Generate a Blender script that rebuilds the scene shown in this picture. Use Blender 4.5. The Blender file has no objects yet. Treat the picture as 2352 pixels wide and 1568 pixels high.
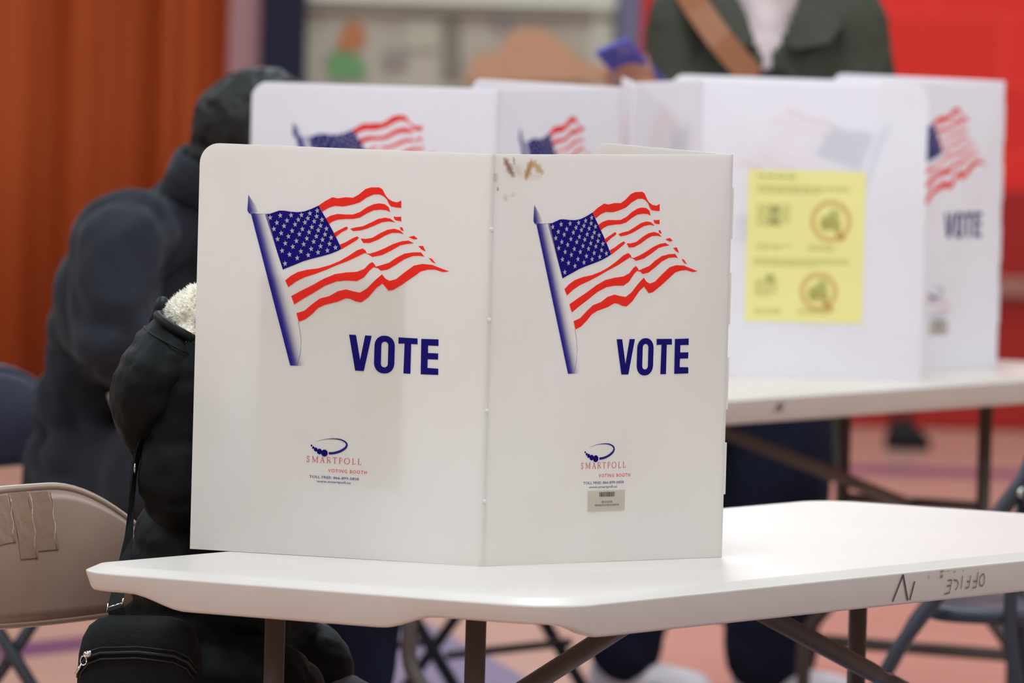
import bpy, bmesh, math, random
from mathutils import Vector as V3, Matrix, noise
random.seed(7)
C = bpy.context.scene.collection
SC = bpy.context.scene
PI = math.pi
def R(d): return math.radians(d)

# ------------------------------------------------------------------ camera
FPX, PITCH, ROLL, ZC = 21175.0, 0.05118, 0.02732, 1.66135
cam_d = bpy.data.cameras.new('camera'); cam = bpy.data.objects.new('camera', cam_d); C.objects.link(cam)
SC.camera = cam
cam_d.sensor_width = 36.0; cam_d.lens = FPX/2352*36.0
cam_d.clip_start = .1; cam_d.clip_end = 200
U = V3((0, math.sin(PITCH), math.cos(PITCH))); F = V3((0, math.cos(PITCH), -math.sin(PITCH))); RX = V3((1,0,0))
cr, sr = math.cos(ROLL), math.sin(ROLL)
right = RX*cr + U*sr; up = U*cr - RX*sr
M = Matrix.Identity(4)
for i in range(3):
    M[i][0] = right[i]; M[i][1] = up[i]; M[i][2] = -F[i]
M[2][3] = ZC
cam.matrix_world = M
cam_d.dof.use_dof = True; cam_d.dof.focus_distance = 12.28; cam_d.dof.aperture_fstop = 7.6; cam_d.dof.aperture_blades = 0
def W(px, py, Y):
    """where the sight line through a photo point reaches distance Y: used to measure where things stand"""
    u, v = px-1176, py-784
    d = F*FPX + right*u - up*v
    t = Y/d.y
    return V3((d.x*t, Y, ZC + d.z*t))

SC.view_settings.view_transform = 'Standard'; SC.view_settings.look = 'None'
SC.view_settings.gamma = 1.0; SC.view_settings.use_curve_mapping = False
SC.view_settings.exposure = 0.0

# ------------------------------------------------------------------ materials
def lin(c):
    c = c/255.0
    return c/12.92 if c <= .04045 else ((c+.055)/1.055)**2.4
def srgb(r, g, b): return (lin(r), lin(g), lin(b), 1.0)
def mat(name, rgb, rough=.6, spec=.3, var=0.0, vscale=8.0, bump=0.0, bscale=60.0, metal=0.0, sheen=0.0, stretch=None):
    m = bpy.data.materials.new(name); m.use_nodes = True
    nt = m.node_tree; p = nt.nodes['Principled BSDF']
    col = srgb(*rgb)
    p.inputs['Base Color'].default_value = col; p.inputs['Roughness'].default_value = rough
    p.inputs['Specular IOR Level'].default_value = spec; p.inputs['Metallic'].default_value = metal
    if sheen: p.inputs['Sheen Weight'].default_value = sheen
    tc = nt.nodes.new('ShaderNodeTexCoord'); src = tc.outputs['Object']
    if stretch:
        mp = nt.nodes.new('ShaderNodeMapping'); mp.inputs['Scale'].default_value = stretch
        nt.links.new(src, mp.inputs['Vector']); src = mp.outputs['Vector']
    if var:
        n = nt.nodes.new('ShaderNodeTexNoise'); n.inputs['Scale'].default_value = vscale; n.inputs['Detail'].default_value = 4
        nt.links.new(src, n.inputs['Vector'])
        r = nt.nodes.new('ShaderNodeValToRGB')
        r.color_ramp.elements[0].position = .3; r.color_ramp.elements[1].position = .7
        r.color_ramp.elements[0].color = tuple(c*(1-var) for c in col[:3])+(1,)
        r.color_ramp.elements[1].color = tuple(min(1,c*(1+var)) for c in col[:3])+(1,)
        nt.links.new(n.outputs['Fac'], r.inputs['Fac']); nt.links.new(r.outputs['Color'], p.inputs['Base Color'])
    if bump:
        n2 = nt.nodes.new('ShaderNodeTexNoise'); n2.inputs['Scale'].default_value = bscale; n2.inputs['Detail'].default_value = 3
        nt.links.new(src, n2.inputs['Vector'])
        b = nt.nodes.new('ShaderNodeBump'); b.inputs['Strength'].default_value = bump; b.inputs['Distance'].default_value = .004
        nt.links.new(n2.outputs['Fac'], b.inputs['Height']); nt.links.new(b.outputs['Normal'], p.inputs['Normal'])
    return m
def translucent(name, rgb, t, gloss=.05, rough=.35, corr=True):
    m = bpy.data.materials.new(name); m.use_nodes = True; nt = m.node_tree
    nt.nodes.remove(nt.nodes['Principled BSDF']); out = nt.nodes['Material Output']
    d = nt.nodes.new('ShaderNodeBsdfDiffuse'); tr = nt.nodes.new('ShaderNodeBsdfTranslucent'); g = nt.nodes.new('ShaderNodeBsdfGlossy')
    d.inputs['Color'].default_value = srgb(*rgb); tr.inputs['Color'].default_value = srgb(*rgb)
    g.inputs['Roughness'].default_value = rough
    a = nt.nodes.new('ShaderNodeMixShader'); a.inputs[0].default_value = t
    nt.links.new(d.outputs[0], a.inputs[1]); nt.links.new(tr.outputs[0], a.inputs[2])
    b = nt.nodes.new('ShaderNodeMixShader'); b.inputs[0].default_value = gloss
    nt.links.new(a.outputs[0], b.inputs[1]); nt.links.new(g.outputs[0], b.inputs[2])
    nt.links.new(b.outputs[0], out.inputs['Surface'])
    if corr:
        tc = nt.nodes.new('ShaderNodeTexCoord'); w = nt.nodes.new('ShaderNodeTexWave')
        w.wave_type = 'BANDS'; w.bands_direction = 'X'; w.inputs['Scale'].default_value = 75
        nt.links.new(tc.outputs['Object'], w.inputs['Vector'])
        bp = nt.nodes.new('ShaderNodeBump'); bp.inputs['Strength'].default_value = .07; bp.inputs['Distance'].default_value = .0006
        nt.links.new(w.outputs['Fac'], bp.inputs['Height'])
        for s in (d, tr, g): nt.links.new(bp.outputs['Normal'], s.inputs['Normal'])
        # faint scuffs and yellowed patches of the old plastic
        n = nt.nodes.new('ShaderNodeTexNoise'); n.inputs['Scale'].default_value = 5; n.inputs['Detail'].default_value = 6
        nt.links.new(tc.outputs['Object'], n.inputs['Vector'])
        r = nt.nodes.new('ShaderNodeValToRGB'); r.color_ramp.elements[0].position = .35; r.color_ramp.elements[1].position = .6
        c0 = srgb(*rgb); r.color_ramp.elements[0].color = (c0[0]*.96, c0[1]*.95, c0[2]*.92, 1); r.color_ramp.elements[1].color = c0
        nt.links.new(n.outputs['Fac'], r.inputs['Fac']); nt.links.new(r.outputs['Color'], d.inputs['Color'])
    return m
def ink_mat():
    m = bpy.data.materials.new('printed_ink'); m.use_nodes = True; nt = m.node_tree
    nt.nodes.remove(nt.nodes['Principled BSDF']); out = nt.nodes['Material Output']
    at = nt.nodes.new('ShaderNodeVertexColor'); at.layer_name = 'Col'
    d = nt.nodes.new('ShaderNodeBsdfDiffuse'); tr = nt.nodes.new('ShaderNodeBsdfTranslucent'); tp = nt.nodes.new('ShaderNodeBsdfTransparent')
    nt.links.new(at.outputs['Color'], d.inputs['Color']); nt.links.new(at.outputs['Color'], tr.inputs['Color'])
    a = nt.nodes.new('ShaderNodeMixShader'); a.inputs[0].default_value = .5
    nt.links.new(d.outputs[0], a.inputs[1]); nt.links.new(tr.outputs[0], a.inputs[2])
    b = nt.nodes.new('ShaderNodeMixShader'); nt.links.new(at.outputs['Alpha'], b.inputs[0])
    nt.links.new(tp.outputs[0], b.inputs[1]); nt.links.new(a.outputs[0], b.inputs[2])
    nt.links.new(b.outputs[0], out.inputs['Surface'])
    return m
INK = ink_mat()
PANEL = translucent('corrugated_plastic', (245,237,232), .46)
PANEL_B = translucent('corrugated_plastic_clean', (254,249,252), .46)
PAPER = translucent('yellow_paper', (254,241,160), .12, gloss=.0, corr=False)
PAPER_W = mat('white_paper', (225,215,212), .7)
TABLE = mat('table_plastic', (206,192,183), .38, .38, var=.02, vscale=6, bump=.05, bscale=250)
DARKMETAL = mat('dark_bronze_metal', (78,65,59), .45, .4)
TANMETAL = mat('tan_enamel', (166,132,114), .38, .45, var=.04, vscale=9)
TAPE = mat('clear_tape', (158,124,104), .12, .8, bump=.5, bscale=40)
NAVYMETAL = mat('dark_navy_enamel', (44,44,54), .42, .45)
BLUEMETAL = mat('blue_enamel', (40,41,62), .4, .5)
BLACKMETAL = mat('black_enamel', (26,24,24), .5, .4)
RUBBER = mat('black_rubber', (20,20,20), .8, .2)
COATBLACK = mat('black_nylon', (9,9,9), .62, .15, bump=.25, bscale=45)
BAGBLACK = mat('black_canvas', (12,11,11), .75, .25, bump=.3, bscale=300)
SILVER = mat('silver_metal', (215,205,195), .25, .6, metal=1.0)
SHERPA = mat('cream_fleece', (236,222,204), .95, .1, var=.06, vscale=60)
FLEECE = mat('charcoal_fleece', (38,37,43), .95, .1, bump=.3, bscale=120, sheen=.08)
HAIR = mat('black_hair', (24,20,18), .6, .3, bump=.6, bscale=90)
HAIRB = mat('dark_brown_hair', (52,36,26), .6, .3, bump=.6, bscale=90)
SKIN = mat('skin', (178,120,98), .55, .35, var=.06, vscale=20)
EYE = mat('eye', (225,220,215), .2, .5)
NAVYCLOTH = mat('navy_cloth', (24,25,42), .9, .15, bump=.3, bscale=90)
GREYDENIM = mat('dark_grey_denim', (104,104,110), .9, .15, bump=.4, bscale=250)
BLACKCLOTH = mat('black_cloth', (22,21,24), .9, .15)
OLIVE = mat('olive_cotton', (68,67,57), .85, .15, var=.10, vscale=14, bump=.35, bscale=60)
PINKCLOTH = mat('pale_pink_knit', (214,188,186), .9, .1, bump=.4, bscale=80)
LEATHER = mat('brown_leather', (138,80,46), .5, .35, var=.06)
PHONE = mat('blue_phone_case', (86,84,168), .4, .4)
SCREEN = mat('dark_glass', (14,14,18), .12, .5)
SHOEWHITE = mat('white_shoe', (214,200,202), .6, .3)
SHOEGREEN = mat('green_shoe_mark', (112,146,128), .6, .3)
SOLE = mat('shoe_sole', (200,190,188), .7, .2)
CURTAIN = mat('rust_curtain', (160,68,27), .75, .2, var=.06, vscale=1.4, stretch=(4,4,.15))
BAGDARK = mat('dark_bag_cloth', (30,24,26), .8, .2)

# ------------------------------------------------------------------ mesh helpers
def link(name, me, m=None, parent=None, smooth=False):
    o = bpy.data.objects.new(name, me); C.objects.link(o)
    if m is not None:
        for x in (m if isinstance(m, (list, tuple)) else [m]): me.materials.append(x)
    if parent is not None: o.parent = parent
    if smooth:
        for p in me.polygons: p.use_smooth = True
    return o
def obj(name, bm, m=None, parent=None, smooth=False, bevel=0.0, seg=2, fix=True):
    if fix: bmesh.ops.recalc_face_normals(bm, faces=bm.faces[:])
    me = bpy.data.meshes.new(name); bm.to_mesh(me); bm.free()
    o = link(name, me, m, parent, smooth)
    if bevel:
        b = o.modifiers.new('bevel', 'BEVEL'); b.width = bevel; b.segments = seg; b.limit_method = 'ANGLE'; b.angle_limit = R(40)
    return o
def tag(o, label, cat, group=None):
    o['label'] = label; o['category'] = cat
    if group: o['group'] = group
    return o
def struct(o): o['kind'] = 'structure'; return o
def empty(name, loc, rz=0.0):
    o = bpy.data.objects.new(name, None); C.objects.link(o); o.location = loc; o.rotation_euler = (0,0,rz)
    o.empty_display_size = .1
    return o
def box(bm, c, s, rot=None):
    r = bmesh.ops.create_cube(bm, size=1.0)
    mt = Matrix.Translation(V3(c)) @ (rot.to_4x4() if rot else Matrix.Identity(4)) @ Matrix.Diagonal((s[0], s[1], s[2], 1))
    bmesh.ops.transform(bm, matrix=mt, verts=r['verts'])
def blob(bm, c, ax, rot=None, u=24, v=14):
    r = bmesh.ops.create_uvsphere(bm, u_segments=u, v_segments=v, radius=1.0)
    mt = Matrix.Translation(V3(c)) @ (rot.to_4x4() if rot else Matrix.Identity(4)) @ Matrix.Diagonal((ax[0], ax[1], ax[2], 1))
    bmesh.ops.transform(bm, matrix=mt, verts=r['verts'])
def rings(bm, rs, cap=True, closed=False):
    vs = [[bm.verts.new(p) for p in r] for r in rs]
    n = len(vs[0])
    for a, b in zip(vs, vs[1:]):
        for i in range(n):
            bm.faces.new((a[i], a[(i+1)%n], b[(i+1)%n], b[i]))
    if cap:
        bm.faces.new(vs[0][::-1]); bm.faces.new(vs[-1])
    return vs
def tube(bm, pts, r, seg=12, flat=1.0):
    pts = [V3(p) for p in pts]; n = len(pts)
    rad = r if isinstance(r, (list, tuple)) else [r]*n
    t0 = (pts[1]-pts[0]).normalized()
    a = V3((0,0,1)) if abs(t0.z) < .9 else V3((1,0,0))
    nx = t0.cross(a).normalized()
    rs = []
    for i, p in enumerate(pts):
        t = ((pts[min(i+1,n-1)]-p).normalized() + (p-pts[max(i-1,0)]).normalized())
        t = t.normalized() if t.length > 1e-9 else t0
        nx = (nx - t*nx.dot(t)).normalized(); ny = t.cross(nx)
        k = 1.0
        if 0 < i < n-1:
            c = max(.5, (pts[i+1]-p).normalized().dot(t)); k = 1/c
        rs.append([p + nx*(math.cos(2*PI*j/seg)*rad[i]*k) + ny*(math.sin(2*PI*j/seg)*rad[i]*flat*k) for j in range(seg)])
    rings(bm, rs)
def arc_pts(pts, rad=.04, n=5):
    """round the corners of a polyline"""
    pts = [V3(p) for p in pts]; out = [pts[0]]
    for i in range(1, len(pts)-1):
        a = (pts[i-1]-pts[i]); b = (pts[i+1]-pts[i])
        d = min(rad, a.length*.45, b.length*.45)
        p0 = pts[i]+a.normalized()*d; p1 = pts[i]+b.normalized()*d
        for k in range(n+1):
            t = k/n
            out.append(p0*(1-t)**2 + pts[i]*(2*t*(1-t)) + p1*t*t)
    out.append(pts[-1]); return out
def capsule(bm, p0, p1, r0, r1, seg=14):
    p0, p1 = V3(p0), V3(p1); d = (p1-p0); L = d.length; t = d/L
    q = t.to_track_quat('Z', 'Y').to_matrix()
    rs = []
    for k in range(5):
        a = -PI/2 + .15 + (PI/2-.15)*k/4
        rs.append((math.sin(a)*r0, math.cos(a)*r0))
    for k in range(5):
        a = (PI/2-.15)*k/4
        rs.append((L+math.sin(a)*r1, math.cos(a)*r1))
    rings(bm, [[p0 + q @ V3((math.cos(2*PI*j/seg)*rr, math.sin(2*PI*j/seg)*rr, z)) for j in range(seg)] for z, rr in rs])
def loft(bm, secs, seg=28, power=2.0):
    """secs: (centre, rx, ry) horizontal sections, superellipse"""
    rs = []
    for c, rx, ry in secs:
        ring = []
        for j in range(seg):
            a = 2*PI*j/seg; ca, sa = math.cos(a), math.sin(a)
            ring.append(V3(c) + V3((math.copysign(abs(ca)**(2/power), ca)*rx, math.copysign(abs(sa)**(2/power), sa)*ry, 0)))
        rs.append(ring)
    rings(bm, rs)
def fuse(name, bm, m, parent=None, voxel=.008, smooth=4, fn=None, world=False):
    """weld overlapping closed shapes into ONE continuous skin"""
    bmesh.ops.recalc_face_normals(bm, faces=bm.faces[:])
    me = bpy.data.meshes.new('raw'); bm.to_mesh(me); bm.free()
    t = bpy.data.objects.new('raw', me); C.objects.link(t)
    r = t.modifiers.new('r', 'REMESH'); r.mode = 'VOXEL'; r.voxel_size = voxel; r.adaptivity = 0
    if smooth:
        s = t.modifiers.new('s', 'SMOOTH'); s.factor = .5; s.iterations = smooth
    dg = bpy.context.evaluated_depsgraph_get(); dg.update()
    out = bpy.data.meshes.new_from_object(t.evaluated_get(dg))
    bpy.data.objects.remove(t); bpy.data.meshes.remove(me)
    out.name = name; out.materials.clear()
    if fn:
        ns = [(v.co.copy(), v.normal.copy()) for v in out.vertices]
        for v, (c, n) in zip(out.vertices, ns): v.co = c + n*fn(c, n)
    if world and parent is not None:
        out.transform(parent.matrix_world.inverted())
    return link(name, out, m, parent, smooth=True)

# coloured flat prints: polygons with a colour (and alpha) per face
class Print:
    def __init__(s): s.bm = bmesh.new(); s.l = s.bm.loops.layers.float_color.new('Col')
    def poly(s, pts, col, alpha=1.0, alphas=None, y=0.0):
        vs = [s.bm.verts.new((p[0], y, p[1])) for p in pts]
        try: f = s.bm.faces.new(vs)
        except ValueError: return
        for i, lp in enumerate(f.loops): lp[s.l] = (lin(col[0]), lin(col[1]), lin(col[2]), alphas[i] if alphas else alpha)
    def disc(s, c, rx, ry, col, alpha=1.0, n=16, y=0.0, soft=False):
        if soft:
            for k in range(n):
                a, b = 2*PI*k/n, 2*PI*(k+1)/n
                s.poly([c, (c[0]+rx*math.cos(a), c[1]+ry*math.sin(a)), (c[0]+rx*math.cos(b), c[1]+ry*math.sin(b))], col, alphas=[alpha,0,0], y=y)
        else: s.poly([(c[0]+rx*math.cos(2*PI*k/n), c[1]+ry*math.sin(2*PI*k/n)) for k in range(n)], col, alpha, y=y)
    def line(s, pts, w, col, alpha=1.0, w1=None, y=0.0, a1=None):
        n = len(pts)
        for i in range(n-1):
            (x0,z0),(x1,z1) = pts[i], pts[i+1]; L = math.hypot(x1-x0, z1-z0) or 1e-6
            nx, nz = -(z1-z0)/L, (x1-x0)/L
            ww = lambda k: (w + ((w1 if w1 is not None else w)-w)*k/(n-1))*.5
            aa = lambda k: alpha + ((a1 if a1 is not None else alpha)-alpha)*k/(n-1)
            a, b = ww(i), ww(i+1)
            s.poly([(x0+nx*a,z0+nz*a),(x0-nx*a,z0-nz*a),(x1-nx*b,z1-nz*b),(x1+nx*b,z1+nz*b)], col, alphas=[aa(i),aa(i),aa(i+1),aa(i+1)], y=y)
    def text(s, txt, x0, x1, z0, z1, col, alpha=1.0, y=0.0, spacing=1.0, bold=0.0):
        cu = bpy.data.curves.new('t', 'FONT'); cu.body = txt; cu.space_character = spacing; cu.offset = bold; cu.resolution_u = 3
        o = bpy.data.objects.new('t', cu); C.objects.link(o)
        dg = bpy.context.evaluated_depsgraph_get(); dg.update()
        me = bpy.data.meshes.new_from_object(o.evaluated_get(dg))
        xs = [v.co.x for v in me.vertices]; ys = [v.co.y for v in me.vertices]
        a, b, c, d = min(xs), max(xs), min(ys), max(ys)
        for p in me.polygons:
            s.poly([(x0+(me.vertices[i].co.x-a)/(b-a)*(x1-x0), z0+(me.vertices[i].co.y-c)/(d-c)*(z1-z0)) for i in p.vertices], col, alpha, y=y)
        bpy.data.objects.remove(o); bpy.data.meshes.remove(me); bpy.data.curves.remove(cu)
    def mesh(s, name):
        for f in s.bm.faces:
            f.normal_update()
            if f.normal.y > 0: f.normal_flip()
        me = bpy.data.meshes.new(name); s.bm.to_mesh(me); s.bm.free(); me.materials.append(INK); return me
RED_P= [[(1758,4671),(1852,4735),(1957,4789),(2032,4777),(2153,4797),(2254,4794),(2333,4837),(2431,4915),(2511,4942),(2632,4946),(2677,4924),(2725,4843),(2767,4799),(2828,4768),(2898,4758),(2954,4784),(2957,4687),(2890,4688),(2810,4699),(2779,4729),(2747,4789),(2695,4833),(2634,4853),(2554,4849),(2455,4805),(2356,4737),(2276,4710),(2196,4688),(2116,4672),(1995,4676),(1915,4651),(1815,4592)],[(1868,4505),(1938,4545),(2038,4571),(2159,4568),(2260,4571),(2360,4608),(2458,4676),(2558,4721),(2638,4735),(2718,4727),(2776,4689),(2798,4625),(2741,4647),(2660,4651),(2560,4640),(2461,4593),(2362,4534),(2262,4512),(2161,4508),(2040,4494),(1960,4463),(1911,4427)],[(2850,4570),(2894,4564),(2960,4571),(2962,4508),(2885,4518),(2861,4535)],[(1975,4306),(2064,4356),(2164,4406),(2194,4398),(2185,4370),(2106,4330),(2007,4256)],[(2225,4381),(2305,4403),(2405,4420),(2525,4476),(2624,4526),(2724,4548),(2804,4539),(2876,4490),(2785,4501),(2685,4486),(2586,4442),(2467,4391),(2367,4363),(2266,4351)],[(2944,4428),(2978,4430),(3006,4381),(2959,4392)],[(2080,4163),(2170,4203),(2269,4259),(2329,4284),(2359,4266),(2330,4238),(2251,4188),(2152,4129),(2112,4105)],[(2380,4258),(2450,4255),(2551,4274),(2669,4344),(2768,4390),(2868,4407),(2949,4386),(3007,4339),(2930,4354),(2830,4350),(2731,4309),(2632,4250),(2512,4203),(2422,4199)],[(3072,4305),(3152,4326),(3209,4286),(3153,4275)],[(1299,3653),(1375,3717),(1474,3772),(1615,3811),(1776,3836),(1937,3883),(2076,3941),(2215,4021),(2334,4099),(2414,4127),(2455,4104),(2476,4065),(2516,4061),(2616,4093),(2735,4144),(2854,4204),(2973,4245),(3073,4259),(3155,4225),(3055,4212),(2955,4189),(2837,4120),(2698,4050),(2558,4020),(2497,4051),(2446,4067),(2356,4023),(2217,3956),(2058,3894),(1898,3823),(1738,3760),(1578,3707),(1458,3647),(1348,3568)],[(3216,4191),(3286,4197),(3328,4122),(3267,4147)],[(1392,3450),(1522,3520),(1702,3611),(1861,3701),(2021,3769),(2181,3798),(2342,3814),(2442,3855),(2520,3932),(2560,3952),(2591,3926),(2612,3893),(2702,3921),(2801,3953),(2900,4021),(3018,4082),(3138,4105),(3258,4110),(3310,4053),(3240,4063),(3140,4055),(3021,4008),(2902,3929),(2784,3860),(2684,3843),(2643,3872),(2582,3885),(2533,3849),(2445,3744),(2346,3690),(2185,3691),(2044,3672),(1884,3610),(1705,3500),(1565,3420),(1442,3341)],[(3370,4041),(3421,4030),(3479,3966),(3422,3988)],[(1476,3226),(1590,3264),(1709,3362),(1808,3434),(1948,3474),(2068,3543),(2188,3573),(2289,3553),(2391,3539),(2490,3598),(2607,3714),(2705,3796),(2757,3739),(2818,3714),(2908,3740),(3026,3833),(3163,3931),(3283,3958),(3423,3951),(3524,3919),(3675,3874),(3586,3861),(3465,3889),(3365,3884),(3266,3858),(3148,3774),(2990,3666),(2872,3596),(2802,3584),(2760,3629),(2713,3673),(2630,3614),(2513,3480),(2414,3411),(2334,3420),(2252,3450),(2191,3456),(2072,3405),(1891,3357),(1791,3310),(1713,3232),(1614,3154),(1513,3112)]]
CAN= [(976,4531),(1047,4532),(1117,4558),(1188,4582),(1259,4583),(1350,4573),(1452,4570),(1552,4585),(1653,4622),(1758,4671),(1816,4581),(1868,4505),(1921,4424),(1974,4343),(2038,4235),(2108,4109),(2052,4079),(1952,4037),(1812,3995),(1672,3957),(1551,3919),(1431,3868),(1331,3827),(1261,3796)]
STR= [(1058,4482),(1204,4516),(1362,4526),(1513,4535),(1636,4561),(1742,4602),(1158,4418),(1305,4453),(1469,4471),(1608,4495),(1736,4526),(1117,4333),(1264,4379),(1424,4406),(1567,4438),(1702,4458),(1814,4484),(1225,4281),(1384,4319),(1533,4349),(1670,4381),(1796,4404),(1174,4200),(1331,4243),(1490,4279),(1631,4311),(1764,4342),(1882,4367),(1289,4149),(1450,4187),(1601,4226),(1738,4260),(1864,4291),(1400,4109),(1557,4147),(1701,4188),(1830,4219),(1954,4252),(1245,4049),(1354,4002),(1519,4051),(1668,4090),(1804,4131),(1933,4168),(1469,3960),(1628,4006),(1770,4048),(1905,4078),(2021,4123),(1293,3879)]
VTE= [[(2250,2975),(2350,2974),(2420,2645),(2483,2974),(2578,2973),(2477,2500),(2352,2501)],[(2966,2970),(3243,2968),(3246,2889),(3153,2890),(3153,2494),(3051,2495),(3057,2891),(2969,2887)],[(3296,2965),(3546,2969),(3548,2881),(3398,2881),(3399,2782),(3547,2783),(3546,2700),(3398,2699),(3397,2585),(3553,2581),(3556,2498),(3301,2495)]]
OBOX= [(2622,2728),(2917,2732),(2765,2983),(2780,2482),(2722,2732),(2823,2733),(2767,2904),(2777,2563)]
FIN= [(727,4775),(841,4631),(880,4549),(777,4512),(746,4525),(721,4561),(721,4617)]
POL= [(777,4512),(1413,2497)]
POR= [(970,4530),(1261,3796),(1476,3226),(1507,3112),(1538,2975),(1556,2846),(1546,2679),(1506,2525)]
ARC= [(1822,1530),(1862,1545),(1910,1558),(1966,1570),(2031,1577),(2087,1579),(2136,1577),(2177,1570),(2209,1558),(2238,1543),(2255,1525),(2262,1504),(2244,1469),(2220,1450),(2197,1434),(2161,1416),(2125,1402),(2093,1393),(2061,1386),(2000,1382)]
DOT= [(1746,1473),(1773,1446),(1809,1423),(1863,1399),(1937,1382)]
TXT= [(1676,1252),(1673,1330),(2476,1252),(1997,1131),(1996,1176),(2561,1132),(1725,1042),(1724,1077),(2446,1043),(1833,990),(1832,1019),(2331,993)]
STK= [(1812,956),(2476,675),(2017,932),(2290,870),(2060,801),(2253,796),(1943,758),(2374,747)]
STAIN= [(183,5392),(349,5154),(340,5411),(357,5302),(657,5362),(560,5124),(670,5352),(860,5193),(822,5143),(466,5173),(80,4986),(33,5203),(207,4926),(344,4945)]
WRT= [[(8858,7290),(8697,6932)],[(8858,7290),(9109,6928)],[(9213,7183),(9166,6928)],[(10251,7144),(10243,6967)],[(10140,7143),(10193,7151),(10251,7142)],[(10137,7068),(10240,7072)],[(10105,6960),(10252,6971)],[(10299,7144),(10395,7134),(10455,7092),(10445,7036),(10394,7001)],[(10536,7191),(10557,7007)],[(10767,7188),(10768,7014)],[(10686,7101),(10765,7101)],[(10672,7015),(10768,7016)],[(10958,7226),(10977,7008)],[(10869,7094),(10966,7095)],[(10875,7007),(10977,7010)],[(11124,7192),(11049,7160),(11039,7095),(11076,7031),(11145,7016),(11187,7049),(11177,7125),(11124,7192)]]
RUST= [(9927,7282),(9941,7212),(9589,7220),(10282,7260),(10522,7262),(10090,7279)]
# ------------------------------------------------------------------ room
TX0, TX1, TY0, TY1, TZ = -9.0, 9.0, -3.0, 28.0, 5.2
def floor_mat():
    m = mat('gym_floor', (184,144,127), .27, .5, var=.05, vscale=1.2)
    nt = m.node_tree; p = nt.nodes['Principled BSDF']
    src = p.inputs['Base Color'].links[0].from_socket
    tc = nt.nodes.new('ShaderNodeTexCoord'); sx = nt.nodes.new('ShaderNodeSeparateXYZ'); nt.links.new(tc.outputs['Object'], sx.inputs[0])
    def math_(op, a, b=None):
        n = nt.nodes.new('ShaderNodeMath'); n.operation = op
        for i, x in enumerate((a, b)):
            if x is None: continue
            if isinstance(x, (int, float)): n.inputs[i].default_value = x
            else: nt.links.new(x, n.inputs[i])
        return n.outputs[0]
    def stripe(nx, ny, c, w, col, src, lim=None, ax=0):
        d = math_('ADD', math_('MULTIPLY', sx.outputs[0], nx), math_('MULTIPLY', sx.outputs[1], ny))
        k = math_('LESS_THAN', math_('ABSOLUTE', math_('SUBTRACT', d, c)), w)
        if lim: k = math_('MULTIPLY', k, math_(lim[0], sx.outputs[ax], lim[1]))
        mx = nt.nodes.new('ShaderNodeMix'); mx.data_type = 'RGBA'
        nt.links.new(k, mx.inputs['Factor']); nt.links.new(src, mx.inputs['A']); mx.inputs['B'].default_value = srgb(*col)
        return mx.outputs['Result']
    # purple court line and the blue painted lane
    a = R(59.5); nx, ny = -math.sin(a), math.cos(a)
    src = stripe(nx, ny, nx*-1.048+ny*19.19, .10, (96,66,104), src)
    a = R(99.5); nx, ny = math.sin(a), -math.cos(a)
    src = stripe(nx, ny, nx*-.03+ny*19.4-.28, .28, (92,104,140), src, ('LESS_THAN', 20.6), 1)
    src = stripe(.06, 1.0, 25.9+.06*1.1, .2, (128,88,118), src, ('GREATER_THAN', .2))
    nt.links.new(src, p.inputs['Base Color'])
    return m
bm = bmesh.new(); box(bm, ((TX0+TX1)/2, (TY0+TY1)/2, -.05), (TX1-TX0+.4, TY1-TY0+.4, .1)); struct(obj('floor', bm, floor_mat()))
bm = bmesh.new(); box(bm, ((TX0+TX1)/2, (TY0+TY1)/2, TZ+.05), (TX1-TX0+.4, TY1-TY0+.4, .1)); struct(obj('ceiling', bm, mat('ceiling_paint', (120,118,116), .9)))
def block_mat(name, rgb, grout, sx=.42, sz=.21):
    m = mat(name, rgb, .45, .35); nt = m.node_tree; p = nt.nodes['Principled BSDF']
    b = nt.nodes.new('ShaderNodeTexBrick'); b.inputs['Color1'].default_value = srgb(*rgb)
    b.inputs['Color2'].default_value = srgb(*[int(c*.9) for c in rgb]); b.inputs['Mortar'].default_value = srgb(*grout)
    b.inputs['Scale'].default_value = 1.0; b.inputs['Brick Width'].default_value = sx; b.inputs['Row Height'].default_value = sz; b.inputs['Mortar Size'].default_value = .008
    tc = nt.nodes.new('ShaderNodeTexCoord'); mp = nt.nodes.new('ShaderNodeMapping'); mp.inputs['Rotation'].default_value = (R(90),0,0)
    nt.links.new(tc.outputs['Object'], mp.inputs['Vector']); nt.links.new(mp.outputs['Vector'], b.inputs['Vector'])
    nt.links.new(b.outputs['Color'], p.inputs['Base Color']); return m
REDWALL = block_mat('red_painted_block', (240,40,26), (232,54,40))
PALEWALL = mat('pale_wall_paint', (150,148,144), .8)
bm = bmesh.new(); box(bm, ((TX0+TX1)/2, TY1+.1, TZ/2), (TX1-TX0+.4, .2, TZ)); struct(obj('wall_back', bm, REDWALL))
bm = bmesh.new(); box(bm, ((TX0+TX1)/2, TY0-.1, TZ/2), (TX1-TX0+.4, .2, TZ)); struct(obj('wall_front', bm, PALEWALL))
bm = bmesh.new(); box(bm, (TX0-.1, (TY0+TY1)/2, TZ/2), (.2, TY1-TY0, TZ)); struct(obj('wall_left', bm, PALEWALL))
bm = bmesh.new(); box(bm, (TX1+.1, (TY0+TY1)/2, TZ/2), (.2, TY1-TY0, TZ)); struct(obj('wall_right', bm, PALEWALL))
YB = TY1
def strip(name, px0, px1, z0, z1, rgb, d, py=90, rough=.6):
    a, b = W(px0, py, YB-d).x, W(px1, py, YB-d).x
    bm = bmesh.new(); box(bm, ((a+b)/2, YB-d/2, (z0+z1)/2), (b-a, d, z1-z0))
    return struct(obj(name, bm, mat(name+'_paint', rgb, rough), bevel=.006))
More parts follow.
